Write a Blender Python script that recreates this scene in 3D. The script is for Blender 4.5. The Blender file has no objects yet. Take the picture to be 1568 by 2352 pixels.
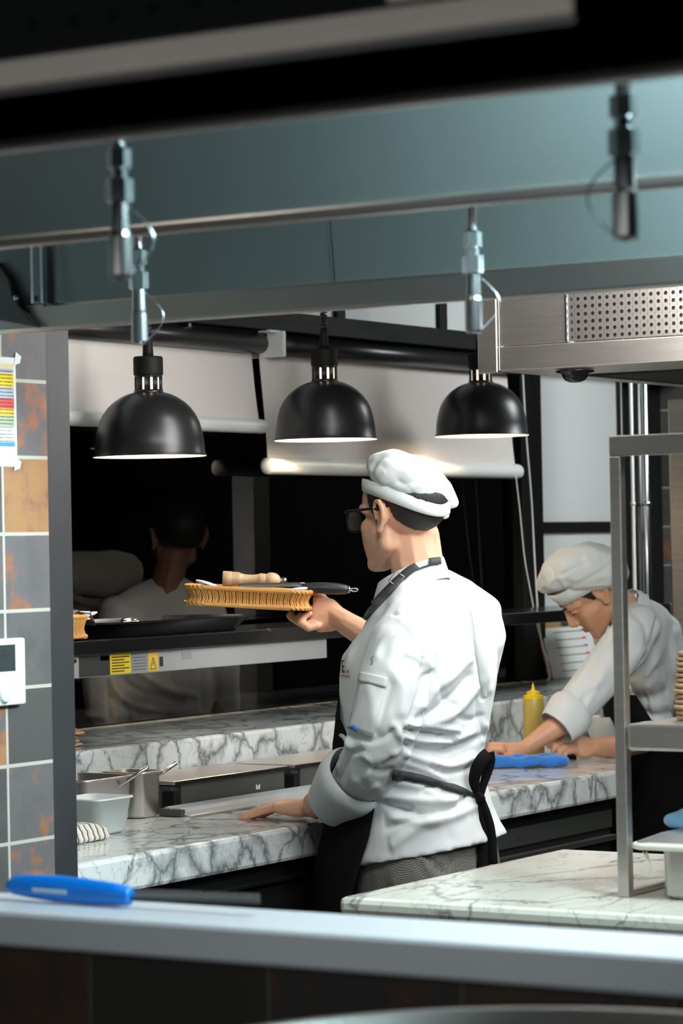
import bpy, bmesh, math, random
import numpy as np
from mathutils import Vector, Matrix, noise
from mathutils.bvhtree import BVHTree
random.seed(7)
PI = math.pi
COL = bpy.context.scene.collection
scene = bpy.context.scene
# ------------------------------------------------------------------ camera
FP = 6500.0; CX, CY = 784.0, 1176.0
CAM = Vector((0, 0, 1.52))
YAW, PITCH, ROLL = math.radians(32.2), math.atan(72/6500), math.radians(1.1)
D0 = Vector((-math.sin(YAW), math.cos(YAW), 0)); R0 = Vector((math.cos(YAW), math.sin(YAW), 0)); Z0 = Vector((0, 0, 1))
FW = D0*math.cos(PITCH) + Z0*math.sin(PITCH)
U1 = R0.cross(FW).normalized()
CR = R0*math.cos(ROLL) - U1*math.sin(ROLL)
CU = U1*math.cos(ROLL) + R0*math.sin(ROLL)
def ray(px, py): return FW + CR*((px-CX)/FP) + CU*((CY-py)/FP)
def P(px, py, z): return CAM + ray(px, py)*z
def hitX(px, py, X): r = ray(px, py); return CAM + r*((X-CAM.x)/r.x)
def hitY(px, py, Y): r = ray(px, py); return CAM + r*((Y-CAM.y)/r.y)
def hitZ(px, py, Z): r = ray(px, py); return CAM + r*((Z-CAM.z)/r.z)
cam_d = bpy.data.cameras.new('camera'); cam = bpy.data.objects.new('camera', cam_d); COL.objects.link(cam)
cam.matrix_world = Matrix((( CR.x, CU.x, -FW.x, CAM.x), (CR.y, CU.y, -FW.y, CAM.y), (CR.z, CU.z, -FW.z, CAM.z), (0, 0, 0, 1)))
cam_d.sensor_fit = 'VERTICAL'; cam_d.sensor_height = 36; cam_d.sensor_width = 24
cam_d.lens = FP/2352*36; cam_d.clip_start = .05; cam_d.clip_end = 60
cam_d.dof.use_dof = True; cam_d.dof.focus_distance = 6.0; cam_d.dof.aperture_fstop = 7.5
scene.camera = cam
# ------------------------------------------------------------------ materials
def N(nt, t, **k):
    n = nt.nodes.new(t)
    for a, v in k.items():
        if a.startswith('i_'): n.inputs[a[2:].replace('_', ' ')].default_value = v
        else: setattr(n, a, v)
    return n
def c4(c): return (c[0], c[1], c[2], 1)
def mat(name, col, rough=.5, metal=0, spec=.5, vary=0, vscale=20, bump=0, bscale=200, emit=None, estr=0, stretch=None, sheen=0, sss=0, coat=0, alpha=1, trans=0, ior=1.5):
    m = bpy.data.materials.new(name); m.use_nodes = True; nt = m.node_tree; b = nt.nodes['Principled BSDF']
    b.inputs['Base Color'].default_value = c4(col); b.inputs['Roughness'].default_value = rough; b.inputs['Metallic'].default_value = metal
    b.inputs['Specular IOR Level'].default_value = spec; b.inputs['IOR'].default_value = ior
    if sheen: b.inputs['Sheen Weight'].default_value = sheen
    if coat: b.inputs['Coat Weight'].default_value = coat
    if trans: b.inputs['Transmission Weight'].default_value = trans
    if alpha < 1: b.inputs['Alpha'].default_value = alpha
    if sss:
        b.inputs['Subsurface Weight'].default_value = sss; b.inputs['Subsurface Radius'].default_value = (.012, .005, .003); b.inputs['Subsurface Scale'].default_value = 1
    if emit: b.inputs['Emission Color'].default_value = c4(emit); b.inputs['Emission Strength'].default_value = estr
    tc = N(nt, 'ShaderNodeTexCoord'); mp = N(nt, 'ShaderNodeMapping'); nt.links.new(tc.outputs['Object'], mp.inputs[0])
    if stretch: mp.inputs['Scale'].default_value = stretch
    if vary:
        n = N(nt, 'ShaderNodeTexNoise', i_Scale=vscale, i_Detail=4.0); nt.links.new(mp.outputs[0], n.inputs['Vector'])
        mx = N(nt, 'ShaderNodeMix', data_type='RGBA'); nt.links.new(n.outputs[0], mx.inputs[0])
        mx.inputs[6].default_value = c4([v*(1-vary) for v in col]); mx.inputs[7].default_value = c4([min(1, v*(1+vary)) for v in col])
        nt.links.new(mx.outputs[2], b.inputs['Base Color'])
    if bump:
        n2 = N(nt, 'ShaderNodeTexNoise', i_Scale=bscale, i_Detail=3.0); nt.links.new(mp.outputs[0], n2.inputs['Vector'])
        bp = N(nt, 'ShaderNodeBump', i_Strength=bump, i_Distance=.002); nt.links.new(n2.outputs[0], bp.inputs['Height']); nt.links.new(bp.outputs[0], b.inputs['Normal'])
    return m
def marble(name, scale, rot, base=(.72, .77, .75), vein=(.16, .19, .2), warm=.0, amt=1.0, strx=(1, 1, 1)):
    m = bpy.data.materials.new(name); m.use_nodes = True; nt = m.node_tree; b = nt.nodes['Principled BSDF']; L = nt.links.new
    b.inputs['Roughness'].default_value = .16; b.inputs['Specular IOR Level'].default_value = .5
    g = N(nt, 'ShaderNodeNewGeometry'); mp = N(nt, 'ShaderNodeMapping'); L(g.outputs['Position'], mp.inputs[0])
    mp.inputs['Rotation'].default_value = rot; mp.inputs['Scale'].default_value = strx
    n1 = N(nt, 'ShaderNodeTexNoise', i_Scale=scale*.9, i_Detail=5.0, i_Roughness=.6); L(mp.outputs[0], n1.inputs['Vector'])
    sub = N(nt, 'ShaderNodeVectorMath', operation='SUBTRACT'); L(n1.outputs['Color'], sub.inputs[0]); sub.inputs[1].default_value = (.5, .5, .5)
    sc = N(nt, 'ShaderNodeVectorMath', operation='SCALE'); L(sub.outputs[0], sc.inputs[0]); sc.inputs['Scale'].default_value = 1.3/scale
    ad = N(nt, 'ShaderNodeVectorMath', operation='ADD'); L(mp.outputs[0], ad.inputs[0]); L(sc.outputs[0], ad.inputs[1])
    v = N(nt, 'ShaderNodeTexVoronoi', feature='DISTANCE_TO_EDGE', i_Scale=scale); L(ad.outputs[0], v.inputs['Vector'])
    nb = N(nt, 'ShaderNodeTexNoise', i_Scale=scale*.5, i_Detail=2.0); L(mp.outputs[0], nb.inputs['Vector'])
    th = N(nt, 'ShaderNodeMapRange', clamp=True); L(nb.outputs[0], th.inputs[0]); th.inputs[1].default_value = .38; th.inputs[2].default_value = .68; th.inputs[3].default_value = .015; th.inputs[4].default_value = .22*amt
    dv = N(nt, 'ShaderNodeMath', operation='DIVIDE', use_clamp=True); L(v.outputs['Distance'], dv.inputs[0]); L(th.outputs[0], dv.inputs[1])
    v2 = N(nt, 'ShaderNodeTexVoronoi', feature='DISTANCE_TO_EDGE', i_Scale=scale*2.3); L(ad.outputs[0], v2.inputs['Vector'])
    d2 = N(nt, 'ShaderNodeMath', operation='MULTIPLY_ADD', use_clamp=True); L(v2.outputs['Distance'], d2.inputs[0]); d2.inputs[1].default_value = 9; d2.inputs[2].default_value = .68
    pw = N(nt, 'ShaderNodeMath', operation='POWER'); L(dv.outputs[0], pw.inputs[0]); pw.inputs[1].default_value = .62
    ml = N(nt, 'ShaderNodeMath', operation='MULTIPLY', use_clamp=True); L(pw.outputs[0], ml.inputs[0]); L(d2.outputs[0], ml.inputs[1])
    n3 = N(nt, 'ShaderNodeTexNoise', i_Scale=scale*.35, i_Detail=3.0); L(mp.outputs[0], n3.inputs['Vector'])
    bs = N(nt, 'ShaderNodeMix', data_type='RGBA'); L(n3.outputs[0], bs.inputs[0]); bs.inputs[6].default_value = c4([base[0]*.86, base[1]*.87, base[2]*.88]); bs.inputs[7].default_value = c4((base[0]*(1.02+warm), base[1]*1.0, base[2]*(1-warm)))
    vc = N(nt, 'ShaderNodeMix', data_type='RGBA'); L(ml.outputs[0], vc.inputs[0]); vc.inputs[6].default_value = c4(vein); L(bs.outputs[2], vc.inputs[7])
    L(vc.outputs[2], b.inputs['Base Color'])
    return m
def tilemat(name, mode, tw, th, oy, oz, dark=1.0):
    """slate tiles with pale grout; per-tile colour from a cell noise.  mode 'x': wall facing x, 'y': wall facing y"""
    m = bpy.data.materials.new(name); m.use_nodes = True; nt = m.node_tree; b = nt.nodes['Principled BSDF']; L = nt.links.new
    b.inputs['Roughness'].default_value = .5
    g = N(nt, 'ShaderNodeNewGeometry'); s = N(nt, 'ShaderNodeSeparateXYZ'); L(g.outputs['Position'], s.inputs[0])
    def lin(out, off, size):
        a = N(nt, 'ShaderNodeMath', operation='SUBTRACT'); L(out, a.inputs[0]); a.inputs[1].default_value = off
        d = N(nt, 'ShaderNodeMath', operation='DIVIDE'); L(a.outputs[0], d.inputs[0]); d.inputs[1].default_value = size; return d
    u = lin(s.outputs['Y' if mode == 'x' else 'X'], oy, tw); w = lin(s.outputs['Z'], oz, th)
    def edge(n, g_):
        f = N(nt, 'ShaderNodeMath', operation='FRACT'); L(n.outputs[0], f.inputs[0])
        a = N(nt, 'ShaderNodeMath', operation='SUBTRACT'); L(f.outputs[0], a.inputs[0]); a.inputs[1].default_value = .5
        b_ = N(nt, 'ShaderNodeMath', operation='ABSOLUTE'); L(a.outputs[0], b_.inputs[0])
        c = N(nt, 'ShaderNodeMath', operation='GREATER_THAN'); L(b_.outputs[0], c.inputs[0]); c.inputs[1].default_value = .5-g_; return c
    e = N(nt, 'ShaderNodeMath', operation='MAXIMUM'); L(edge(u, .0032/tw).outputs[0], e.inputs[0]); L(edge(w, .0032/th).outputs[0], e.inputs[1])
    fu = N(nt, 'ShaderNodeMath', operation='FLOOR'); L(u.outputs[0], fu.inputs[0]); fw = N(nt, 'ShaderNodeMath', operation='FLOOR'); L(w.outputs[0], fw.inputs[0])
    cb = N(nt, 'ShaderNodeCombineXYZ'); L(fu.outputs[0], cb.inputs[0]); L(fw.outputs[0], cb.inputs[1])
    wn = N(nt, 'ShaderNodeTexWhiteNoise', noise_dimensions='3D'); L(cb.outputs[0], wn.inputs['Vector'])
    ns = N(nt, 'ShaderNodeTexNoise', i_Scale=16.0, i_Detail=6.0, i_Roughness=.6); L(g.outputs['Position'], ns.inputs['Vector'])
    nn = N(nt, 'ShaderNodeMath', operation='MULTIPLY_ADD'); L(ns.outputs[0], nn.inputs[0]); nn.inputs[1].default_value = 1.1; nn.inputs[2].default_value = -.75
    ad = N(nt, 'ShaderNodeMath', operation='ADD'); L(wn.outputs['Value'], ad.inputs[0]); L(nn.outputs[0], ad.inputs[1])
    r = N(nt, 'ShaderNodeValToRGB'); L(ad.outputs[0], r.inputs[0]); cr = r.color_ramp
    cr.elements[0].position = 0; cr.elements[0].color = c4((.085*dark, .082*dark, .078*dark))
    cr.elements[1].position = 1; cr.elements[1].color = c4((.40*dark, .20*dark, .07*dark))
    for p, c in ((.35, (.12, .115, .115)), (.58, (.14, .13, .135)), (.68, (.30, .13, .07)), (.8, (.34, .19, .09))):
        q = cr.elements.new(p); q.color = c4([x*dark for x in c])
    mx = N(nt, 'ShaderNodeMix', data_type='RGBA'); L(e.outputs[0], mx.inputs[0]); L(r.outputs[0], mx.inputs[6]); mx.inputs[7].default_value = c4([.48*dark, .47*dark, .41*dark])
    L(mx.outputs[2], b.inputs['Base Color'])
    bp = N(nt, 'ShaderNodeBump', i_Strength=.4, i_Distance=.003); L(ns.outputs[0], bp.inputs['Height']); L(bp.outputs[0], b.inputs['Normal'])
    return m
M = {}
M['steel'] = mat('brushed_steel', (.66, .62, .585), .36, 1, vary=.18, vscale=6, bump=.12, bscale=120, stretch=(1, 1, 14))
M['steel_h'] = mat('brushed_steel_hood', (.52, .50, .475), .38, 1, vary=.15, vscale=3, bump=.08, bscale=60)
M['steel_dark'] = mat('dark_steel', (.12, .12, .12), .4, 1)
M['steel_panel'] = mat('hood_panel', (.17, .205, .205), .36, .5, vary=.1, vscale=2)  # cyan of the hood light is partly mixed into this base colour
M['galv'] = mat('galvanised', (.62, .66, .68), .22, 1)
M['brass'] = mat('dark_nickel', (.45, .42, .40), .28, 1)
M['black'] = mat('black_paint', (.008, .008, .008), .6, spec=.2)
M['fascia'] = mat('matte_black', (.003, .003, .003), .9, spec=.05)  # plain near-black, almost without gloss
M['blackgloss'] = mat('black_gloss', (.012, .012, .013), .18, bump=.02)
M['shade'] = mat('black_satin_enamel', (.014, .014, .015), .33, spec=.55, bump=.03, bscale=90)
M['shade_in'] = mat('white_enamel', (.85, .82, .74), .3)
def glassmat():
    m = bpy.data.materials.new('dark_window_glass'); m.use_nodes = True; nt = m.node_tree; nt.nodes.remove(nt.nodes['Principled BSDF']); out = nt.nodes['Material Output']
    t = N(nt, 'ShaderNodeBsdfTransparent'); t.inputs[0].default_value = (.60, .57, .54, 1); g = N(nt, 'ShaderNodeBsdfGlossy'); g.inputs['Roughness'].default_value = .01; g.inputs[0].default_value = (.8, .8, .8, 1)
    f = N(nt, 'ShaderNodeFresnel'); f.inputs[0].default_value = 1.45; x = N(nt, 'ShaderNodeMixShader'); nt.links.new(f.outputs[0], x.inputs[0]); nt.links.new(t.outputs[0], x.inputs[1]); nt.links.new(g.outputs[0], x.inputs[2]); nt.links.new(x.outputs[0], out.inputs[0]); return m
M['window'] = glassmat()
M['blind'] = mat('blind_fabric', (.64, .60, .57), .8, vary=.03, vscale=4, bump=.05, bscale=700)
M['whiteplastic'] = mat('white_plastic', (.74, .78, .76), .35)
M['panelwhite'] = mat('white_panel', (.68, .73, .72), .5, vary=.02, vscale=3)
M['marble'] = marble('marble_counter', 11, (.5, .4, .9), vein=(.13, .15, .155), amt=1.25, strx=(1.05, .8, .6))
M['marble2'] = marble('marble_near', 4.2, (.3, .5, 1.1), base=(.80, .80, .71), vein=(.2, .2, .21), warm=.05, amt=.55, strx=(1.3, .55, 1))
M['slate'] = tilemat('slate_tiles', 'x', .135, .138, 4.085-.135, .03)
M['slate_y'] = tilemat('slate_tiles_back', 'y', .138, .138, -3.6, .04)
M['slate_shaded'] = tilemat('slate_tiles_shaded', 'y', .26, .30, -2.38+.02, -.28, dark=.13)  # tile colours darkened to stand for the shade below the ledge
M['cloth'] = mat('white_cotton', (.70, .745, .75), .85, vary=.02, vscale=8, bump=.12, bscale=900, sheen=.15)
M['hatcloth'] = mat('white_cotton_hat', (.74, .785, .78), .85, bump=.12, bscale=900)
M['blackcloth'] = mat('black_cotton', (.006, .006, .007), .95, spec=.15, bump=.2, bscale=900)
M['strap'] = mat('grey_webbing', (.045, .045, .05), .75, bump=.2, bscale=1200)
M['skin'] = mat('skin', (.70, .395, .26), .48, vary=.07, vscale=25, bump=.08, bscale=420, sss=.12)
M['skin2'] = mat('skin_second', (.66, .35, .215), .48, vary=.07, vscale=25, bump=.08, bscale=420, sss=.12)
M['hair'] = mat('black_hair', (.010, .008, .007), .55, vary=.4, vscale=300, bump=.6, bscale=500, stretch=(1, 1, .2))
M['lens'] = mat('tinted_lens', (.12, .11, .12), .05, alpha=.55)
M['lip'] = mat('lip', (.50, .19, .14), .45)
M['wicker'] = mat('wicker', (.62, .31, .08), .45, vary=.25, vscale=70, bump=.2, bscale=200)
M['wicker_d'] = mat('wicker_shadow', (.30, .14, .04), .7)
M['wood'] = mat('pale_wood', (.62, .42, .24), .35, vary=.12, vscale=30, stretch=(1, 1, 1))
M['blackrubber'] = mat('black_rubber', (.018, .02, .024), .4)
M['blue'] = mat('blue_plastic', (.0, .16, .62), .3)
M['bluecloth'] = mat('blue_microfibre', (.02, .19, .62), .95, vary=.25, vscale=50, bump=1, bscale=500, sheen=.4)
M['yellow'] = mat('yellow_plastic', (.80, .58, .01), .35)
M['yellow2'] = mat('mustard_bottle', (.66, .52, .13), .3, vary=.1, vscale=12, trans=.25)
M['paper'] = mat('paper', (.72, .76, .77), .8)
M['napkin'] = mat('pale_spoon', (.62, .70, .74), .35)
M['red'] = mat('print_red', (.62, .08, .07), .7); M['pyel'] = mat('print_yellow', (.78, .60, .02), .7); M['pyel2'] = mat('print_amber', (.72, .48, .06), .7)
M['pblue'] = mat('print_blue', (.08, .27, .42), .7); M['pgreen'] = mat('print_green', (.36, .45, .30), .7); M['plav'] = mat('print_lavender', (.40, .45, .56), .7)
M['ptan'] = mat('print_tan', (.74, .62, .36), .7); M['ink'] = mat('ink', (.03, .03, .035), .7); M['olive'] = mat('print_olive', (.34, .32, .16), .7); M['pgrey'] = mat('print_grey', (.28, .29, .31), .6)
M['cork'] = mat('clipboard_wood', (.42, .24, .11), .6, vary=.15, vscale=30)
M['lcd'] = mat('lcd', (.045, .055, .055), .2)
M['bread'] = mat('flatbread', (.50, .31, .17), .8, vary=.3, vscale=60, bump=.5, bscale=120)
M['tub'] = mat('milky_plastic', (.74, .79, .77), .25, trans=.12)
M['film'] = mat('film', (.62, .68, .72), .15, .4)
M['floor'] = mat('floor_tile', (.05, .048, .045), .45, vary=.2, vscale=6)
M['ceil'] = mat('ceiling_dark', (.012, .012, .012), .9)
M['ledge'] = mat('ledge_steel', (.62, .65, .69), .45, .45, vary=.1, vscale=4)
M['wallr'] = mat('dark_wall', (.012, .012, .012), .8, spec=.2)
M['cream'] = mat('lid_cream', (.70, .66, .58), .4)
M['graph'] = mat('lid_graphite', (.06, .06, .058), .32, vary=.2, vscale=14)
M['lidtop'] = mat('lid_top_steel', (.55, .53, .54), .3, .8)
M['bulb'] = mat('lamp_bulb', (1, .9, .7), .3, emit=(1, .82, .58), estr=8)
M['hole'] = mat('vent_hole', (.03, .035, .03), .7)
M['greenvent'] = mat('green_vent', (.012, .024, .021), .6, 0, spec=.2)
def houndstooth():
    m = bpy.data.materials.new('check_trousers'); m.use_nodes = True; nt = m.node_tree; b = nt.nodes['Principled BSDF']; b.inputs['Roughness'].default_value = .9; L = nt.links.new
    g = N(nt, 'ShaderNodeNewGeometry'); mp = N(nt, 'ShaderNodeMapping'); L(g.outputs['Position'], mp.inputs[0]); mp.inputs['Rotation'].default_value = (.05, 0, .57)
    ch = N(nt, 'ShaderNodeTexChecker', i_Scale=480.0); L(mp.outputs[0], ch.inputs['Vector']); ch.inputs[1].default_value = (.035, .034, .03, 1); ch.inputs[2].default_value = (.34, .34, .31, 1)
    n = N(nt, 'ShaderNodeTexNoise', i_Scale=60.0); L(mp.outputs[0], n.inputs['Vector'])
    mx = N(nt, 'ShaderNodeMix', data_type='RGBA', blend_type='MULTIPLY'); mx.inputs[0].default_value = .3; L(ch.outputs[0], mx.inputs[6]); L(n.outputs[0], mx.inputs[7]); L(mx.outputs[2], b.inputs['Base Color']); return m
M['check'] = houndstooth()
def stripes():
    m = bpy.data.materials.new('striped_towel'); m.use_nodes = True; nt = m.node_tree; b = nt.nodes['Principled BSDF']; b.inputs['Roughness'].default_value = .95; L = nt.links.new
    tc = N(nt, 'ShaderNodeTexCoord'); s = N(nt, 'ShaderNodeSeparateXYZ'); L(tc.outputs['Object'], s.inputs[0])
    a = N(nt, 'ShaderNodeMath', operation='MULTIPLY'); L(s.outputs['Y'], a.inputs[0]); a.inputs[1].default_value = 55
    f = N(nt, 'ShaderNodeMath', operation='FRACT'); L(a.outputs[0], f.inputs[0]); r = N(nt, 'ShaderNodeValToRGB'); L(f.outputs[0], r.inputs[0])
    r.color_ramp.interpolation = 'CONSTANT'; r.color_ramp.elements[0].color = (.60, .52, .38, 1); r.color_ramp.elements[1].color = (.10, .10, .16, 1); r.color_ramp.elements[1].position = .72
    q = r.color_ramp.elements.new(.4); q.color = (.68, .66, .58, 1); L(r.outputs[0], b.inputs['Base Color']); return m
M['towel'] = stripes()
# ------------------------------------------------------------------ object helpers
def wloc(o):
    v = Vector((0, 0, 0))
    while o: v = v + o.location; o = o.parent
    return v
def obj(name, bm, m, parent=None, smooth=False, base=None, bevel=0, angle=35):
    """link a bmesh whose vertices are in world coordinates"""
    if isinstance(bm, bmesh.types.BMesh):
        me = bpy.data.meshes.new(name); bmesh.ops.recalc_face_normals(bm, faces=bm.faces); bm.to_mesh(me); bm.free()
    else: me = bm; me.name = name
    if parent is not None: off = wloc(parent)
    elif base is not None: off = Vector(base)
    else:
        co = np.empty(len(me.vertices)*3); me.vertices.foreach_get('co', co); co = co.reshape(-1, 3)
        mn, mxx = co.min(0), co.max(0); off = Vector(((mn[0]+mxx[0])/2, (mn[1]+mxx[1])/2, mn[2]))
    me.transform(Matrix.Translation(-off))
    o = bpy.data.objects.new(name, me); COL.objects.link(o)
    if parent is not None: o.parent = parent
    else: o.location = off
    for mm in (m if isinstance(m, (list, tuple)) else [m]): me.materials.append(mm)
    if smooth: me.polygons.foreach_set('use_smooth', [True]*len(me.polygons))
    if bevel:
        b = o.modifiers.new('bevel', 'BEVEL'); b.width = bevel; b.segments = 2; b.limit_method = 'ANGLE'; b.angle_limit = math.radians(angle)
    return o
def thing(name, label, cat, loc, group=None):
    o = bpy.data.objects.new(name, None); COL.objects.link(o); o.location = loc; o['label'] = label; o['category'] = cat
    o.empty_display_size = .05
    if group: o['group'] = group
    return o
def tag(o, label, cat, group=None):
    o['label'] = label; o['category'] = cat
    if group: o['group'] = group
    return o
def struct(name, bm, m, **k): o = obj(name, bm, m, **k); o['kind'] = 'structure'; return o
def dup(root, delta, label, group):
    r = root.copy(); COL.objects.link(r); r.location = root.location + Vector(delta); r['label'] = label; r['group'] = group
    def rec(a, b):
        for ch in list(a.children):
            c = ch.copy(); COL.objects.link(c); c.parent = b; rec(ch, c)
    rec(root, r)
    return r
def NB(): return bmesh.new()
def box(bm, a, b, mi=0):
    a, b = Vector(a), Vector(b); vs = [bm.verts.new((x, y, z)) for x in (a.x, b.x) for y in (a.y, b.y) for z in (a.z, b.z)]
    for f in ((0, 1, 3, 2), (4, 6, 7, 5), (0, 4, 5, 1), (2, 3, 7, 6), (0, 2, 6, 4), (1, 5, 7, 3)):
        bm.faces.new([vs[i] for i in f]).material_index = mi
    return bm
def Bx(a, b): return box(NB(), a, b)
def obox(bm, c, ax, ay, az, mi=0):
    """oriented box, centre and three half-axis vectors"""
    c = Vector(c); vs = [bm.verts.new(c + ax*x + ay*y + az*z) for x in (-1, 1) for y in (-1, 1) for z in (-1, 1)]
    for f in ((0, 1, 3, 2), (4, 6, 7, 5), (0, 4, 5, 1), (2, 3, 7, 6), (0, 2, 6, 4), (1, 5, 7, 3)):
        bm.faces.new([vs[i] for i in f]).material_index = mi
    return bm
def frame_of(t):
    t = t.normalized(); a = Vector((0, 0, 1)) if abs(t.z) < .9 else Vector((1, 0, 0)); n = t.cross(a).normalized(); return n, t.cross(n).normalized()
def tube(bm, pts, rad, seg=14, caps=True, closed=False):
    pts = [Vector(p) for p in pts]; n = len(pts); rad = rad if isinstance(rad, (list, tuple)) else [rad]*n
    rings = []; nn = None
    for i, p in enumerate(pts):
        t = (pts[(i+1) % n]-pts[i-1]) if closed else (pts[min(i+1, n-1)]-pts[max(i-1, 0)])
        if t.length < 1e-9: t = Vector((0, 0, 1))
        t.normalize()
        if nn is None: nn, bb = frame_of(t)
        nn = (nn - t*nn.dot(t)).normalized(); bb = t.cross(nn)
        rings.append([bm.verts.new(p + (nn*math.cos(2*PI*k/seg) + bb*math.sin(2*PI*k/seg))*rad[i]) for k in range(seg)])
    for i in range(n if closed else n-1):
        a, b = rings[i], rings[(i+1) % n]
        for k in range(seg): bm.faces.new((a[k], a[(k+1) % seg], b[(k+1) % seg], b[k]))
    if caps and not closed:
        bm.faces.new(rings[0][::-1]); bm.faces.new(rings[-1])
    return bm
def lathe(bm, c, prof, seg=48, axis=Z0, mi=0, cap=False):
    c = Vector(c); n, b = frame_of(axis); axis = axis.normalized(); rings = []
    for r, h in prof:
        rings.append([bm.verts.new(c + axis*h + (n*math.cos(2*PI*k/seg)+b*math.sin(2*PI*k/seg))*max(r, 1e-4)) for k in range(seg)])
    for a, d in zip(rings, rings[1:]):
        for k in range(seg): bm.faces.new((a[k], a[(k+1) % seg], d[(k+1) % seg], d[k])).material_index = mi
    if cap: bm.faces.new(rings[0][::-1]); bm.faces.new(rings[-1])
    return bm
def smoothpts(pts, k=6):
    """catmull-rom through points (Vectors or tuples)"""
    p = [np.array(tuple(q), float) for q in pts]; out = []
    for i in range(len(p)-1):
        a, b, c, d = p[max(i-1, 0)], p[i], p[i+1], p[min(i+2, len(p)-1)]
        for j in range(k):
            t = j/k; out.append(.5*((2*b) + (-a+c)*t + (2*a-5*b+4*c-d)*t*t + (-a+3*b-3*c+d)*t**3))
    out.append(p[-1]); return out
def textbm(s, size, origin, right, up, mi=0, depth=.0004):
    cu = bpy.data.curves.new('txt', 'FONT'); cu.body = s; cu.size = size; cu.extrude = depth
    o = bpy.data.objects.new('txt', cu); COL.objects.link(o); dg = bpy.context.evaluated_depsgraph_get(); me = bpy.data.meshes.new_from_object(o.evaluated_get(dg))
    bpy.data.objects.remove(o); bpy.data.curves.remove(cu)
    right = Vector(right).normalized(); up = Vector(up).normalized(); nrm = right.cross(up)
    me.transform(Matrix(((right.x, up.x, nrm.x, origin[0]), (right.y, up.y, nrm.y, origin[1]), (right.z, up.z, nrm.z, origin[2]), (0, 0, 0, 1))))
    bm = NB(); bm.from_mesh(me); bpy.data.meshes.remove(me)
    for f in bm.faces: f.material_index = mi
    return bm
def quad(bm, pts, mi=0):
    f = bm.faces.new([bm.verts.new(Vector(p)) for p in pts]); f.material_index = mi; return f
# organic helpers --------------------------------------------------
def sphere(bm, c, r, seg=20):
    bmesh.ops.create_icosphere(bm, subdivisions=3, radius=1, matrix=Matrix.Translation(Vector(c)) @ (Matrix.Diagonal((r, r, r, 1)) if not isinstance(r, Matrix) else r))
def capsule(bm, pts, seg=16):
    """pts: list of (Vector, radius); closed tapered tube with ball ends"""
    for (a, ra), (b, rb) in zip(pts, pts[1:]):
        hull(bm, [(a, ra), (b, rb)])
def hull(bm, balls):
    t = NB()
    for c, r in balls: bmesh.ops.create_icosphere(t, subdivisions=2, radius=r, matrix=Matrix.Translation(Vector(c)))
    res = bmesh.ops.convex_hull(t, input=t.verts)
    bmesh.ops.delete(t, geom=list({g for g in res['geom_interior'] + res['geom_unused'] if isinstance(g, bmesh.types.BMVert)}), context='VERTS')
    me = bpy.data.meshes.new('h'); t.to_mesh(me); t.free(); bm.from_mesh(me); bpy.data.meshes.remove(me)
def loft(bm, secs, seg=40):
    """secs: list of (centre, half-axis vec A, half-axis vec B[, power])"""
    rings = []
    for s in secs:
        c, A, B_ = s[0], s[1], s[2]; pw = s[3] if len(s) > 3 else 1
        ring = []
        for k in range(seg):
            t = 2*PI*k/seg; cx, sx = math.cos(t), math.sin(t)
            ring.append(bm.verts.new(c + A*(abs(cx)**pw*(1 if cx > 0 else -1)) + B_*(abs(sx)**pw*(1 if sx > 0 else -1))))
        rings.append(ring)
    for a, b in zip(rings, rings[1:]):
        for k in range(seg): bm.faces.new((a[k], a[(k+1) % seg], b[(k+1) % seg], b[k]))
    bm.faces.new(rings[0][::-1]); bm.faces.new(rings[-1])
def fuse(bm, voxel, smooth=4, fac=.5):
    me = bpy.data.meshes.new('f'); bmesh.ops.recalc_face_normals(bm, faces=bm.faces); bm.to_mesh(me); bm.free()
    o = bpy.data.objects.new('f', me); COL.objects.link(o)
    r = o.modifiers.new('r', 'REMESH'); r.mode = 'VOXEL'; r.voxel_size = voxel; r.use_smooth_shade = True
    if smooth: s = o.modifiers.new('s', 'SMOOTH'); s.factor = fac; s.iterations = smooth
    dg = bpy.context.evaluated_depsgraph_get(); out = bpy.data.meshes.new_from_object(o.evaluated_get(dg))
    bpy.data.objects.remove(o); bpy.data.meshes.remove(me); out.materials.clear(); return out
def getco(me): a = np.empty(len(me.vertices)*3); me.vertices.foreach_get('co', a); return a.reshape(-1, 3)
def getno(me): a = np.empty(len(me.vertices)*3); me.vertices.foreach_get('normal', a); return a.reshape(-1, 3)
def setco(me, a): me.vertices.foreach_set('co', a.ravel()); me.update()
def project(co):
    q = co - np.array(CAM); z = q @ np.array(FW); x = q @ np.array(CR); y = q @ np.array(CU)
    return CX + FP*x/z, CY - FP*y/z, z
def segdist(px, py, pts):
    best = np.full(px.shape, 1e9)
    for (x0, y0), (x1, y1) in zip(pts, pts[1:]):
        dx, dy = x1-x0, y1-y0; l2 = dx*dx+dy*dy+1e-9; t = np.clip(((px-x0)*dx+(py-y0)*dy)/l2, 0, 1)
        best = np.minimum(best, np.hypot(px-x0-t*dx, py-y0-t*dy))
    return best
def folds(me, strokes, mask=None):
    """press creases and raise folds; each stroke (points, width px, height m) runs over the side of the cloth facing the room"""
    co, no = getco(me), getno(me); px, py, z = project(co)
    view = co - np.array(CAM); view /= np.linalg.norm(view, axis=1)[:, None]; face = np.clip(-(no*view).sum(1)*2.2, 0, 1)
    d = np.zeros(len(co))
    for pts, w, amp in strokes:
        sp = [(p[0], p[1]) for p in smoothpts(pts, 5)]
        d += amp*np.exp(-(segdist(px, py, sp)/w)**2)
    if mask is not None: d *= mask(co, px, py)
    setco(me, co + no*(d*face)[:, None])
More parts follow.
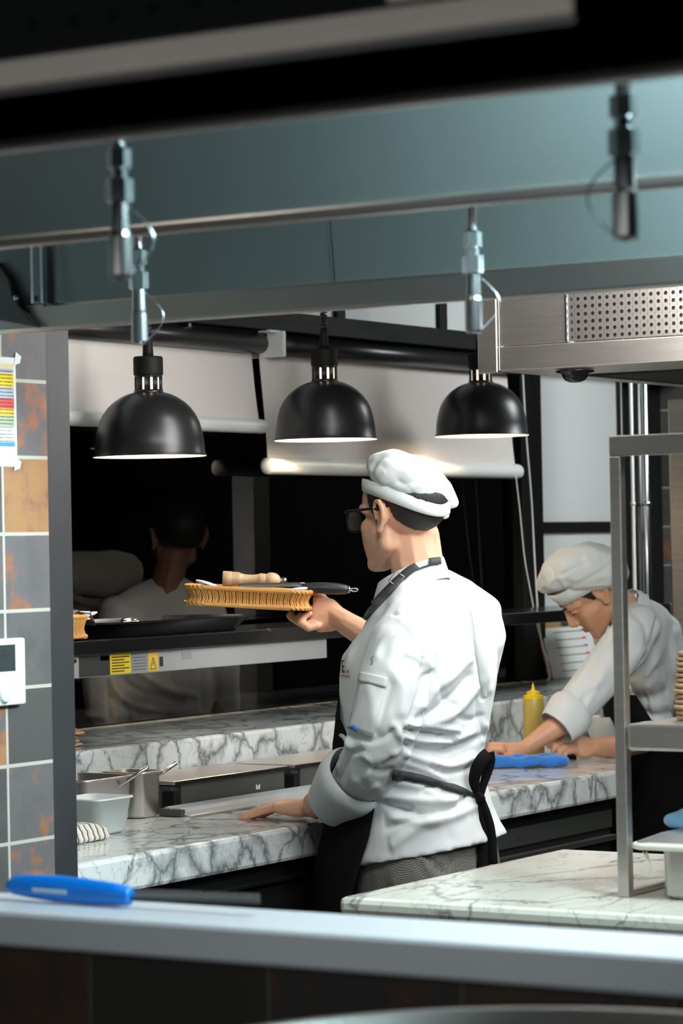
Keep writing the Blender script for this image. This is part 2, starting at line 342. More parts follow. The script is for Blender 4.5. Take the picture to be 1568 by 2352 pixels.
def wrinkle(me, scale, amp, seed=0, stretch=(1, 1, 1)):
    co, no = getco(me), getno(me)
    d = np.array([noise.noise(Vector((c[0]*stretch[0], c[1]*stretch[1], c[2]*stretch[2]))*scale + Vector((seed, 0, 0))) for c in co])
    setco(me, co + no*(d*amp)[:, None])
def bvh_of(me): return BVHTree.FromPolygons([v.co.copy() for v in me.vertices], [tuple(p.vertices) for p in me.polygons])
def drape(bv, px, py, off=.002, dflt=None):
    r = ray(px, py).normalized(); h = bv.ray_cast(CAM, r)
    if h[0] is None: return (P(px, py, dflt) if dflt else None)
    n = h[1] if h[1].dot(r) < 0 else -h[1]; return h[0] + n*off
def ribbon(bm, L_, R_, thick):
    """solid strip between two rows of points"""
    n = len(L_); up = []
    for i in range(n):
        t = (L_[min(i+1, n-1)]-L_[max(i-1, 0)]); w = R_[i]-L_[i]; nn = t.cross(w)
        nn = nn.normalized() if nn.length > 1e-9 else Vector((0, 0, 1)); up.append(nn*thick)
    A = [bm.verts.new(L_[i]+up[i]) for i in range(n)]; B_ = [bm.verts.new(R_[i]+up[i]) for i in range(n)]
    C_ = [bm.verts.new(L_[i]-up[i]) for i in range(n)]; D_ = [bm.verts.new(R_[i]-up[i]) for i in range(n)]
    for i in range(n-1):
        bm.faces.new((A[i], B_[i], B_[i+1], A[i+1])); bm.faces.new((C_[i], C_[i+1], D_[i+1], D_[i])); bm.faces.new((A[i], A[i+1], C_[i+1], C_[i])); bm.faces.new((B_[i], D_[i], D_[i+1], B_[i+1]))
    bm.faces.new((A[0], C_[0], D_[0], B_[0])); bm.faces.new((A[-1], B_[-1], D_[-1], C_[-1]))
# ================================================================== SETTING
CT = .93; XF = -3.25; XL = -3.87; LT = 1.068; XG = -3.93; GT = 1.309; XP = -3.2; XW = -4.36
def YX(px, X): return hitX(px, 1250, X).y
def bandX(px0, y0, px1, y1, X): return hitX(px0, y0, X), hitX(px1, y1, X)
struct('floor', Bx((-9, -1.5, -.05), (3, 15, 0)), M['floor'])
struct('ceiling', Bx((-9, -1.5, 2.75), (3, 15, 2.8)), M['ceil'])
PYE = hitX(108, 1000, XP).y
struct('wall_left', Bx((-3.62, 1.2, 0), (XP, PYE, 2.72)), M['slate'])
struct('wall_right', Bx((1.5, -1.5, 0), (1.6, 9.3, 2.75)), M['wallr'])
YB = 9.15
struct('wall_back', Bx((XW-.1, YB, 0), (-3.95, YB+.1, 2.75)), M['slate_y'])
struct('wall_back_right', Bx((-3.95, YB, 0), (1.5, YB+.1, 2.75)), M['ceil'])
# black metal reveal at the end of the tiled wall
bm = Bx((-3.30, PYE+.001, .0), (XP-.004, PYE+.012, 2.7)); box(bm, (-3.62, PYE+.012, 0), (XP-.012, PYE+.085, 2.7)); 
struct('trim_1', bm, mat('reveal_metal', (.085, .085, .09), .4, .6, vary=.3, vscale=5), bevel=.002)
# window wall on the dining side
y0, y1 = 3.9, YX(1243, XW+.02)
gm = NB(); quad(gm, [(XW-.008, y0, LT), (XW-.008, y1-.14, LT), (XW-.008, y1-.14, 2.07), (XW-.008, y0, 2.07)]); struct('window_1', gm, M['window'])
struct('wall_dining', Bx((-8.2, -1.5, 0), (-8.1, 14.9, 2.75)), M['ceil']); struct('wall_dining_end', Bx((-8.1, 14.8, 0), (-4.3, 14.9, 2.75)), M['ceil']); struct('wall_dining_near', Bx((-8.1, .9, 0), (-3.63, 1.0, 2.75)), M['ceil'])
bm = Bx((XW-.12, 3.4, 0), (XW-.03, YB, LT-.01)); box(bm, (XW-.12, 3.4, 2.07), (XW-.05, YB, 2.75)); box(bm, (XW-.12, y1-.14, LT-.01), (XW-.05, YB, 2.07)); box(bm, (XW-.12, YB, 0), (XW-.05, 14.8, 2.75)); box(bm, (XW-.12, 1.0, 0), (XW-.05, 3.4, 2.75)); box(bm, (XW-.12, 3.4, LT-.01), (XW-.05, 3.9, 2.07))
struct('wall_window_side', bm, M['wallr'])
bm = Bx((XW-.03, 3.9, 2.07), (XW+.06, YB, 2.165)); box(bm, (XW-.03, 3.9, 2.105), (XW+.09, YB, 2.135))
box(bm, (XW-.03, y1-.14, LT), (XW+.03, y1, 2.07)); 
for px in (791, 1026): yy = YX(px, XW+.01); box(bm, (XW-.03, yy-.022, 2.16), (XW+.015, yy+.022, 2.75))
yb = hitX(1300, 1211, XW).z; box(bm, (XW-.03, y1, yb-.016), (XW+.02, YX(1418, XW), yb+.016))
struct('window_2', bm, M['black'], bevel=.003)
bm = Bx((XW-.04, 3.9, 2.165), (XW, YX(791, XW)-.03, 2.75)); box(bm, (XW-.04, YX(791, XW)+.03, 2.165), (XW, YX(1026, XW)-.03, 2.75)); box(bm, (XW-.04, YX(1026, XW)+.03, 2.165), (XW, YB, 2.75))
struct('window_3', bm, M['panelwhite'])
bm = Bx((XW-.04, y1, yb+.018), (XW+.004, YX(1418, XW), 2.07)); box(bm, (XW-.04, y1+.01, LT), (XW+.004, YX(1418, XW), yb-.018))
struct('window_4', bm, M['panelwhite'])
# low tiled wall in the foreground
zl = 3.2; YL = hitY(784, 2145, P(784, 2145, zl).y).y; ZL = P(784, 2145, zl).z; YL = P(784, 2145, zl).y
struct('wall_front', Bx((-3.6, YL+.035, 0), (1.4, YL+.13, ZL-.045)), M['slate_shaded'])
bm = Bx((-3.19, YL, ZL-.045), (1.4, YL+.15, ZL)); o = struct('trim_2', bm, M['ledge'], bevel=.006)
# ================================================================== HOODS
def beam(x0, x1, y, z, h, t=.03): return Bx((x0, y, z), (x1, y+t, z+h))
# far canopy: lip in front of the cooks' pass, panel behind it
ya = hitZ(784, 710, 1.90).y
t = thing('exhaust_hood', 'long brown-grey steel canopy lip directly above the hanging lamps', 'exhaust hood', (-1, ya, 1.90))
obj('lip', beam(-3.19, 1.45, ya, 1.90, .047), M['steel_h'], t, bevel=.006)
bm = NB(); quad(bm, [(-3.19, ya+.004, 1.945), (1.45, ya+.004, 1.945), (1.45, ya-.06, 2.5), (-3.19, ya-.06, 2.5)]); quad(bm, [(-3.19, ya+.012, 1.945), (-3.19, ya-.05, 2.5), (1.45, ya-.05, 2.5), (1.45, ya+.012, 1.945)])
obj('back_panel', bm, M['steel_panel'], t)
bm = NB(); xs = hitY(780, 560, ya+.02).x; quad(bm, [(xs-.001, ya+.0025, 1.945), (xs+.001, ya+.0025, 1.945), (xs+.001, ya-.0615, 2.5), (xs-.001, ya-.0615, 2.5)]); obj('seam', bm, M['steel_dark'], t)
bm = NB()
for px in (97, 119): x = hitY(px, 600, ya).x; box(bm, (x-.003, ya-.03, 1.945), (x+.003, ya+.01, 2.3))
x = hitY(108, 600, ya).x; box(bm, (x-.012, ya-.012, 1.945), (x+.012, ya+.01, 2.3)); obj('bracket', bm, M['galv'], t)
x = hitY(143, 600, ya).x; obj('bracket', Bx((x-.003, ya-.02, 1.945), (x+.002, ya+.01, 2.3)), M['steel_dark'], t)
# corner gusset against the tiled wall
bm = NB(); pts = [(-10, 600), (20, 640), (30, 680), (52, 715), (85, 752), (60, 750), (-10, 735)]
f = [hitY(a, b, ya-.02) for a, b in pts]; vs = [bm.verts.new(p) for p in f]; fc = bm.faces.new(vs); r_ = bmesh.ops.extrude_face_region(bm, geom=[fc])
for v in r_['geom']:
    if isinstance(v, bmesh.types.BMVert): v.co.y += .016
obj('gusset', bm, M['steel_dark'], t, bevel=.003)
for px, py in ((111, 551), (131, 551), (35, 684), (97, 682)):
    c = hitY(px, py, ya-.022); b = NB(); lathe(b, c, [(.0001, .003), (.004, .002), (.005, -.001), (.005, -.006)], 12, Vector((0, -1, 0))); obj('screw', b, M['galv'], t, smooth=True)
# middle canopy lip and panel
yc = hitZ(784, 497, 1.90).y
t = thing('exhaust_hood', 'blurred canopy rail with pinkish glints, second steel lip above the cooks', 'exhaust hood', (-1, yc, 1.90))
obj('lip', beam(-3.19, 1.45, yc, 1.90, .014, .02), M['steel'], t, bevel=.004)
bm = NB(); quad(bm, [(-3.19, yc+.004, 1.912), (1.45, yc+.004, 1.912), (1.45, yc-.06, 2.5), (-3.19, yc-.06, 2.5)]); quad(bm, [(-3.19, yc+.012, 1.912), (-3.19, yc-.05, 2.5), (1.45, yc-.05, 2.5), (1.45, yc+.012, 1.912)])
obj('back_panel', bm, M['steel_panel'], t)
# third lip with black fascia
ye = hitZ(784, 258, 1.90).y
t = thing('exhaust_hood', 'thin blurred steel rail under a broad black fascia near the ceiling', 'exhaust hood', (-1, ye, 1.90))
obj('lip', beam(-3.19, 1.45, ye, 1.90, .014, .02), M['steel_h'], t, bevel=.004)
obj('fascia', Bx((-3.19, ye+.002, 1.914), (1.45, ye+.03, 2.72)), M['fascia'], t)
# nearest canopy, wholly out of focus
yg = hitZ(784, 118, 1.90).y; xg = hitY(1318, 30, yg).x
t = thing('exhaust_hood', 'nearest and most blurred steel canopy edge across the top of the view', 'exhaust hood', (xg, yg, 1.90))
obj('lip', beam(-3.19, xg, yg, 1.90, .034, .012), M['steel_h'], t, bevel=.01)
gh = NB(); n = 26
xa, xb, za, zb = -3.19, xg, 1.934, 2.6; yy = yg+.02
box(gh, (xa, yy, za-.01), (xb-.02, yy+.004, zb))
hb = gh; x0h = hitY(75, 60, yy).x; x1h = hitY(165, 47, yy).x
for k in range(-3, 12):
    for j in range(2):
        lathe(hb, (x0h+k*(x1h-x0h), yy-.0005, hitY(75, 60, yy).z+j*.05), [(.0001, .001), (.0045, .001), (.0045, -.001)], 12, Vector((0, -1, 0)), mi=1)
obj('filter_panel', hb, [M['greenvent'], M['black']], t)
bm = NB();  box(bm, (hitY(880, 20, yg).x, yg+.006, 1.93), (xb-.002, yg+.012, 2.2)); obj('end_panel', bm, M['steel_h'], t)
# ------------------------------------------------------------------ suppression nozzles (pipes)
def nozzle(px, ztip, ydepth, rad, label, group, loop=1):
    """hangs from the canopy roof down to ztip"""
    c = hitY(px, 640, ydepth); x = c.x; y = ydepth
    t = thing('suppression_nozzle', label, 'fire nozzle', (x, y, ztip), group)
    b = NB(); tube(b, [(x, y, 2.75), (x, y, ztip+.115)], rad*.62); obj('pipe', b, M['galv'], t, smooth=True)
    b = NB(); lathe(b, (x, y, ztip), [(rad*.7, .14), (rad*1.05, .138), (rad*1.05, .118), (rad*.7, .116), (rad*.7, .108), (rad*1.2, .106), (rad*1.2, .082), (rad*.85, .08)], 6); obj('coupling', b, M['galv'], t)
    b = NB(); lathe(b, (x, y, ztip), [(rad*.8, .082), (rad*.85, .05), (rad*.98, .045), (rad*.98, .004), (rad*.85, 0), (rad*.5, .001)], 20); obj('nozzle_body', b, M['galv'], t, smooth=False)
    b = NB(); pts = [Vector((x, y, ztip+.078)) + CR*(loop*(.008+.028*math.sin(PI*k/12))) + Z0*(-.075*(k/12)) for k in range(13)]
    tube(b, pts, .0011, 6); obj('retaining_wire', b, M['galv'], t, smooth=True)
    return t
ynear = (ye+yc)/2-.02; yfar = (ya+yc)/2+.05
nozzle(278, hitY(278, 640, ynear).z, ynear, .0125, 'out-of-focus pale metal pipe nozzle hanging at upper left above the first lamp', 'nozzles')
nozzle(1438, hitY(1438, 552, ynear).z, ynear, .0125, 'out-of-focus metal pipe nozzle against cyan-lit panel, above the perforated unit', 'nozzles', -1)
nozzle(318, hitY(318, 790, yfar).z, yfar, .0125, 'silver pipe nozzle hanging just in front of the leftmost lamp cord', 'nozzles')
nozzle(1086, hitY(1086, 765, yfar).z, yfar, .0125, 'silver pipe nozzle with wire loop beside the left end of the perforated unit', 'nozzles')
# ------------------------------------------------------------------ perforated extraction unit at right
yu = P(1143, 800, 6.5).y; xu = hitY(1098, 800, yu).x; xm = hitY(1144, 800, yu).x; xp = hitY(1301, 740, yu).x; zu = hitY(1144, 852, yu).z; zr = hitY(1144, 797, yu).z
XE = -1.0; YE2 = yu+1.9
t = thing('extraction_unit', 'brushed steel extraction unit with perforated front panel and black dome beneath', 'extraction unit', ((xu+XE)/2, yu, zu))
obj('housing', Bx((xu+.004, yu+.012, zu+.004), (XE, YE2, 2.7)), M['steel'], t)
obj('corner_panel', Bx((xu, yu-.004, zu-.004), (xm-.002, yu+.012, 2.7)), M['steel'], t, bevel=.002)
obj('bottom_rail', Bx((xm+.001, yu, zu), (XE, yu+.03, zr)), M['steel'], t, bevel=.002)
obj('front_panel', Bx((xm+.001, yu+.002, zr+.002), (xp-.003, yu+.014, 2.7)), M['steel'], t, bevel=.0015)
obj('edge_strip', Bx((xp-.0035, yu-.002, zr+.002), (xp+.001, yu+.012, 2.7)), M['galv'], t)
# perforated sheet with real holes
bm = NB(); sx, sz, rh = .0182, .0172, .0046; cols = 44; rows = 13; x0 = xp+.002; z0 = zr+.003
def holecell(bm, xa, za, xb, zb, cx, cz, r, y, seg=12):
    out = []; inn = []
    for k in range(seg):
        a = 2*PI*k/seg+PI/4; dx, dz = math.cos(a), math.sin(a); m_ = max(abs(dx)/((xb-xa)/2), abs(dz)/((zb-za)/2))
        out.append(bm.verts.new((cx+dx/m_, y, cz+dz/m_))); inn.append(bm.verts.new((cx+dx*r, y, cz+dz*r)))
    for k in range(seg): bm.faces.new((out[k], out[(k+1) % seg], inn[(k+1) % seg], inn[k]))
for i in range(cols):
    for j in range(rows):
        xa_, za_ = x0+i*sx, z0+j*sz; holecell(bm, xa_, za_, xa_+sx, za_+sz, xa_+sx/2, za_+sz/2, rh, yu+.002)
bmesh.ops.remove_doubles(bm, verts=bm.verts, dist=.0003)
me_holes = obj('perforated_panel', bm, M['steel'], t)
me_holes.modifiers.new('sol', 'SOLIDIFY').thickness = .0012
obj('filter_cavity', Bx((xp+.002, yu+.0085, zr+.004), (XE, yu+.0115, z0+rows*sz)), M['steel_dark'], t)
bm = Bx((xu+.10, yu+.35, zu-.001), (XE, YE2-.05, zu+.003))
for k in range(60):
    lathe(bm, (xu+.125, yu+.37+k*.022, zu-.0015), [(.0001, .001), (.004, .001), (.004, -.001)], 8, Vector((0, 0, -1)), mi=1)
obj('underside_vent', bm, [M['greenvent'], M['black']], t)
c = hitZ(1320, 852, zu); s_ = c.x
bm = NB(); cc = Vector((c.x, max(c.y, yu+.05), zu)); lathe(bm, cc, [(.0445, .001), (.0445, -.003), (.032, -.006), (.030, -.013), (.024, -.021), (.014, -.026), (.0001, -.0275)], 36)
obj('sensor_dome', bm, M['blackgloss'], t, smooth=True)
# ================================================================== WINDOW BLINDS
XB = XW+.07; ztb = hitX(605, 790, XB).z; rt = .0275
def blind(px0, px1, zbar, rb, label, xoff=0, tube_ends=(0, 0)):
    ya_, yb_ = YX(px0, XB), YX(px1, XB)
    t = thing('roller_blind', label, 'roller blind', (XB, (ya_+yb_)/2, zbar-rb), 'roller blinds')
    b = NB(); tube(b, [(XB, ya_+tube_ends[0], ztb), (XB, yb_+tube_ends[1], ztb)], rt, 24); obj('roller_tube', b, M['shade'], t, smooth=True, bevel=0)
    b = NB(); ny = 24; nz = 10; rows_ = []
    for j in range(nz+1):
        z = zbar+rb*.4+(ztb-zbar)*j/nz; rows_.append([Vector((XB-rt*.92*(j/nz)+.003*math.sin(i*.9+j*.4)*(1-j/nz), ya_+.012+(yb_-ya_-.024)*i/ny, z)) for i in range(ny+1)])
    vv = [[b.verts.new(p) for p in r] for r in rows_]; vb = [[b.verts.new(p-Vector((.0008, 0, 0))) for p in r] for r in rows_]
    for j in range(nz):
        for i in range(ny): b.faces.new((vv[j][i], vv[j][i+1], vv[j+1][i+1], vv[j+1][i])); b.faces.new((vb[j][i], vb[j+1][i], vb[j+1][i+1], vb[j][i+1]))
    obj('fabric', b, M['blind'], t, smooth=True)
    b = NB(); bx_ = XB+.004; prof = [(rb*.55, ya_-.001), (rb*.95, ya_+.002), (rb, ya_+.008), (rb, yb_-.008), (rb*.95, yb_-.002), (rb*.55, yb_+.001)]
    lathe(b, (bx_, 0, zbar), prof, 24, Vector((0, 1, 0)), cap=True); obj('bottom_bar', b, M['whiteplastic'], t, smooth=True)
    return t
b1 = blind(60, 606, hitX(600, 980, XB).z, .0195, 'shorter off-white roller blind behind the leftmost lamp', tube_ends=(0, .0))
bm = NB(); yk = YX(632, XB); kx = XB
box(bm, (kx-.08, yk-.006, ztb-.036), (kx+.045, yk+.006, ztb+.036)); box(bm, (kx-.08, yk-.05, ztb+.03), (kx+.03, yk+.006, ztb+.038)); obj('bracket', bm, M['whiteplastic'], b1, bevel=.004)
b2 = blind(613, 1190, hitX(612, 1070, XB).z, .0235, 'wider off-white roller blind lowered behind the middle and right lamps', tube_ends=(.05, 0))
def cord(pts, X, name, parent, r=.003, m='whiteplastic'):
    b = NB(); tube(b, [Vector(tuple(q)) for q in smoothpts([hitX(a, c_, X) for a, c_ in pts], 6)], r, 8); return obj(name, b, M[m], parent, smooth=True)
cord([(1200, 860), (1208, 1000), (1220, 1150), (1228, 1300), (1236, 1420), (1245, 1480), (1262, 1545), (1258, 1562)], XB+.02, 'pull_cord', b2)
cord([(1184, 1092), (1194, 1180), (1204, 1280), (1218, 1360), (1232, 1430), (1252, 1500), (1275, 1540)], XB+.02, 'pull_cord', b2, .0022)
c = hitX(432, 749, XW+.09); bm = NB(); lathe(bm, c, [(.0001, .008), (.008, .006), (.009, -.01)], 16, Vector((1, 0, 0))); struct('trim_3', bm, M['galv'])
# ================================================================== GANTRY, LEDGE, COUNTERS
YC0 = PYE+.09; YG0 = hitX(140, 1475, XG).y
t = thing('pass_gantry', 'black metal pass shelf with pale strip below it and warning stickers', 'shelf', (XG-.15, 5.8, LT))
GY1 = 8.2
bm = Bx((XG-.30, YG0, GT-.034), (XG, GY1, GT)); obj('top_shelf', bm, M['blackgloss'], t, bevel=.003)
pz = YX(146, XG); py_ = YX(157, XG)
obj('leg', Bx((XG-.03, pz, LT+.001), (XG-.002, py_, GT-.034)), M['blackgloss'], t, bevel=.002)
obj('leg', Bx((XG-.30, pz, LT+.001), (XG-.27, py_, GT-.034)), M['blackgloss'], t, bevel=.002)
obj('leg', Bx((XG-.03, 8.1, LT+.001), (XG-.002, 8.13, GT-.034)), M['blackgloss'], t, bevel=.002)
XS = XG-.012; ys0 = YX(158, XS); ys1 = YX(746, XS); zs1 = hitX(450, 1490, XS).z; zs0 = hitX(450, 1536, XS).z
obj('light_strip', Bx((XS-.05, ys0, zs0), (XS, ys1, GT-.034)), mat('strip_grey', (.36, .37, .37), .4), t, bevel=.002)
def stick(px0, px1, f0, f1, m, name='sticker'):
    a, b_ = YX(px0, XS), YX(px1, XS); H = (GT-.034)-zs0; o = obj(name, Bx((XS, a, zs0+H*f0), (XS+.0008, b_, zs0+H*f1)), M[m], t); return o
stick(176, 247, .04, .96, 'graph'); stick(225, 244, .72, .92, 'red', 'button')
stick(247, 295, .05, .97, 'pyel'); stick(296, 333, .08, .93, 'pgrey'); stick(335, 357, .06, .94, 'pyel2'); stick(361, 369, .25, .7, 'ink'); stick(412, 434, .5, .85, 'pgrey')
bm = NB()
for k in range(6):
    zz = zs0+(GT-.034-zs0)*(.16+.13*k); box(bm, (XS+.0008, YX(251, XS), zz), (XS+.0014, YX(291 if k % 2 else 280, XS), zz+.0022))
a, b_ = YX(337, XS), YX(355, XS); m_ = (a+b_)/2; zt, zbt = zs0+.035, zs0+.008
for p, q in (((a+.004, zbt), (b_-.004, zbt)), ((a+.004, zbt), (m_, zt)), ((b_-.004, zbt), (m_, zt)), ((m_, zt-.010), (m_, zbt+.008))):
    tube(bm, [(XS+.001, p[0], p[1]), (XS+.001, q[0], q[1])], .0008, 6)
for k in range(5):
    zz = zs0+(GT-.034-zs0)*(.18+.14*k); box(bm, (XS+.0008, YX(300, XS), zz), (XS+.0012, YX(329, XS), zz+.001))
obj('sticker_print', bm, M['ink'], t)
bm = NB(); c = hitX(167, 1522, XS); tube(bm, [c+Vector((.003, -.012, 0)), c+Vector((.006, 0, .002)), c+Vector((.003, .006, .004))], .0035, 8); obj('clip', bm, M['black'], t)
bm = NB(); c = hitX(618, 1447, XG); lathe(bm, c, [(.0001, .002), (.004, .0015), (.0045, -.003)], 12, Vector((1, 0, 0))); obj('screw', bm, M['galv'], t)
# marble ledge and counters
tag(obj('marble_ledge', Bx((XW, YC0-.02, CT+.001), (XL, 8.9, LT)), M['marble'], bevel=.008), 'raised white marble ledge with grey veins under the black pass shelf', 'ledge')
bm = NB(); yE = hitZ(1432, 1765, CT)
poly = [(XW, YC0), (XF, YC0), (XF, hitX(1425, 1760, XF).y), (-3.61, 7.17), (XW, 7.17)]
lo = [bm.verts.new((x, y, CT-.071)) for x, y in poly]; up = [bm.verts.new((x, y, CT)) for x, y in poly]
bm.faces.new(up); bm.faces.new(lo[::-1])
for i in range(5): bm.faces.new((lo[i], lo[(i+1) % 5], up[(i+1) % 5], up[i]))
tag(obj('marble_counter', bm, M['marble'], bevel=.009), 'long white marble counter with grey veins along which both cooks work', 'counter')
t = thing('undercounter_fridge', 'black undercounter fridge with grey control panel below the long marble counter', 'fridge', (-3.8, 5.6, 0))
XD = XF-.035
YDE = hitX(1400, 1850, XD).y
obj('body', Bx((XW+.02, YC0, .05), (XD, YDE, CT-.072)), M['black'], t)
def zX(px, py, X): return hitX(px, py, X).z
z1 = zX(1180, 1902, XD); z2 = zX(1180, 1945, XD)
yl0 = YX(1050, XD)
obj('control_panel', Bx((XD, yl0, z2), (XD+.006, YDE, z1)), mat('panel_grey', (.055, .062, .055), .35, .3), t, bevel=.001)
o = textbm('infrico', .021, (XD+.0068, YX(1163, XD), z2+.013), (0, 1, 0), (0, 0, 1)); 
for k in range(3): box(o, (XD+.0062, YX(1150, XD)+k*.0045, z2+.012), (XD+.0075, YX(1150, XD)+k*.0045+.0032, z2+.024+.002*(k % 2)))
obj('maker_lettering', o, M['ink'], t)
z3 = zX(1180, 1962, XD); z4 = zX(1180, 1975, XD)
obj('door_rail', Bx((XD, yl0-.4, z4), (XD+.02, YX(1385, XD), z3)), M['steel'], t, bevel=.002)
obj('door', Bx((XD, yl0-.4, .15), (XD+.004, YX(1385, XD), z4-.004)), M['blackgloss'], t, bevel=.002)
obj('door', Bx((XD, YC0+.02, .15), (XD+.004, yl0-.43, CT-.115)), M['blackgloss'], t, bevel=.002)
za_ = zX(500, 2040, XD+.02)
obj('handle', Bx((XD, YC0+.05, CT-.113), (XD+.02, yl0-.45, CT-.104)), M['steel_dark'], t, bevel=.002)
# near marble worktop
A_ = hitZ(805, 2062, CT); B_ = hitZ(1262, 1948, CT)
xN = (A_.x+B_.x)/2; yN0 = A_.y; yN1 = B_.y
bm = Bx((xN, yN0, CT-.03), (-.4, yN1, CT)); tag(obj('marble_worktop', bm, M['marble2'], bevel=.010), 'near creamy marble worktop corner with sparse grey veins at lower right', 'worktop')
t = thing('base_cabinet', 'dark steel cabinet carrying the near marble worktop', 'cabinet', (-1.4, yN0+.3, 0))
obj('body', Bx((xN+.03, yN0+.04, .1), (-.45, yN1-.03, CT-.031)), M['steel_dark'], t); obj('plinth', Bx((xN+.06, yN0+.08, 0), (-.5, yN1-.06, .1)), M['black'], t)
# ================================================================== HEAT LAMPS
XLA = -4.06
L1 = hitX(344, 1048, XLA); L2 = hitX(748, 1010, XLA); L3 = hitX(1106, 1001, XLA)
ls = 1.0
lampR = 131*(L1-CAM).dot(FW)/FP
t = thing('heat_lamp', 'leftmost black dome heat lamp, hanging lowest of the three', 'lamp', L1, 'black heat lamps over the pass')
k = lampR/.135
prof = [(.0330, .1505), (.040, .1500), (.052, .1465), (.068, .1390), (.085, .1275), (.098, .1150), (.110, .0985), (.119, .0800), (.125, .0580), (.129, .0340), (.1305, .008), (.1345, .0015), (.1352, 0), (.1340, -.0010)]
inn = [(.1290, .004), (.1265, .034), (.1225, .058), (.1165, .080), (.1075, .0985), (.0955, .115), (.083, .1265), (.066, .137), (.051, .1445), (.034, .1480)]
b = NB(); lathe(b, L1, [(r*k, h*k) for r, h in prof], 64); obj('lamp_shade', b, M['shade'], t, smooth=True)
b = NB(); lathe(b, L1, [(prof[-1][0]*k, prof[-1][1]*k)]+[(r*k, h*k) for r, h in inn], 64); obj('shade_lining', b, M['shade_in'], t, smooth=True)
b = NB(); nr = .0315*k
for j in range(10):
    a0 = 2*PI*j/10; n1 = 5
    vs1 = []
    for zz in (.150, .192):
        for q in range(n1+1):
            a = a0 + (2*PI/10)*.72*q/n1
            vs1.append((nr*math.cos(a), nr*math.sin(a), zz*k))
    for q in range(n1):
        quad(b, [L1+Vector(vs1[q]), L1+Vector(vs1[q+1]), L1+Vector(vs1[n1+2+q]), L1+Vector(vs1[n1+1+q])])
lathe(b, L1, [(nr, .186*k), (nr, .193*k)], 40); lathe(b, L1, [(nr*1.1, .149*k), (nr*1.02, .157*k)], 40)
o = obj('vented_neck', b, M['shade'], t, smooth=True); o.modifiers.new('s', 'SOLIDIFY').thickness = -.0015
b = NB(); lathe(b, L1, [(nr*.8, .150*k), (nr*.8, .190*k)], 24, cap=True); obj('glow_core', b, mat('slot_glow', (.7, .6, .45), .5, emit=(1, .80, .55), estr=.9), t, smooth=True)  # emission stands in for bulb light showing through the neck slots
b = NB(); lathe(b, L1, [(nr*.9, .190*k), (nr*1.1, .192*k), (nr*1.12, .198*k), (nr*1.12, .232*k), (nr*1.05, .236*k), (nr*.4, .238*k)], 40, cap=True); obj('cap', b, M['black'], t, smooth=False, bevel=.001)
b = NB(); lathe(b, L1, [(.013*k, .236*k), (.0125*k, .25*k), (.011*k, .275*k), (.009*k, .29*k)], 20, cap=True); obj('strain_relief', b, M['black'], t, smooth=True)
b = NB(); pts = []; turns = 44
for q in range(turns*10+1):
    a = 2*PI*q/10; pts.append(L1+Vector((.0075*math.cos(a), .0075*math.sin(a), .285*k+q/10*.0094)))
tube(b, pts, .0030, 6); tube(b, [L1+Vector((0, 0, .28*k)), Vector((L1.x, L1.y, 2.74))], .0035, 8); obj('coiled_cord', b, M['blackrubber'], t, smooth=True)
b = NB(); bmesh.ops.create_icosphere(b, subdivisions=3, radius=.030, matrix=Matrix.Translation(L1+Vector((0, 0, .105)))); obj('bulb', b, M['bulb'], t, smooth=True)
lampT = t
dup(t, L2-L1, 'middle black dome heat lamp, hanging above the cook with glasses', 'black heat lamps over the pass')
dup(t, L3-L1, 'rightmost black dome heat lamp, its neck hidden by the steel unit', 'black heat lamps over the pass')
def light(kind, name, loc, energy, color=(1, 1, 1), size=.3, size_y=None, target=None, rot=None, spot=None, blend=.3):
    l = bpy.data.lights.new(name, kind); l.energy = energy; l.color = color
    if kind == 'AREA': l.size = size; 
    if kind == 'AREA' and size_y: l.shape = 'RECTANGLE'; l.size_y = size_y
    if kind in ('POINT', 'SPOT'): l.shadow_soft_size = size
    if kind == 'SPOT': l.spot_size = spot; l.spot_blend = blend
    o = bpy.data.objects.new(name, l); COL.objects.link(o); o.location = loc
    if target is not None: o.rotation_euler = (Vector(target)-Vector(loc)).to_track_quat('-Z', 'Y').to_euler()
    return o
for i, L_ in enumerate((L1, L2, L3)):
    light('POINT', 'lamp_light', L_+Vector((0, 0, .078)), 6 if i < 2 else 3.5, (1, .80, .58), .02)
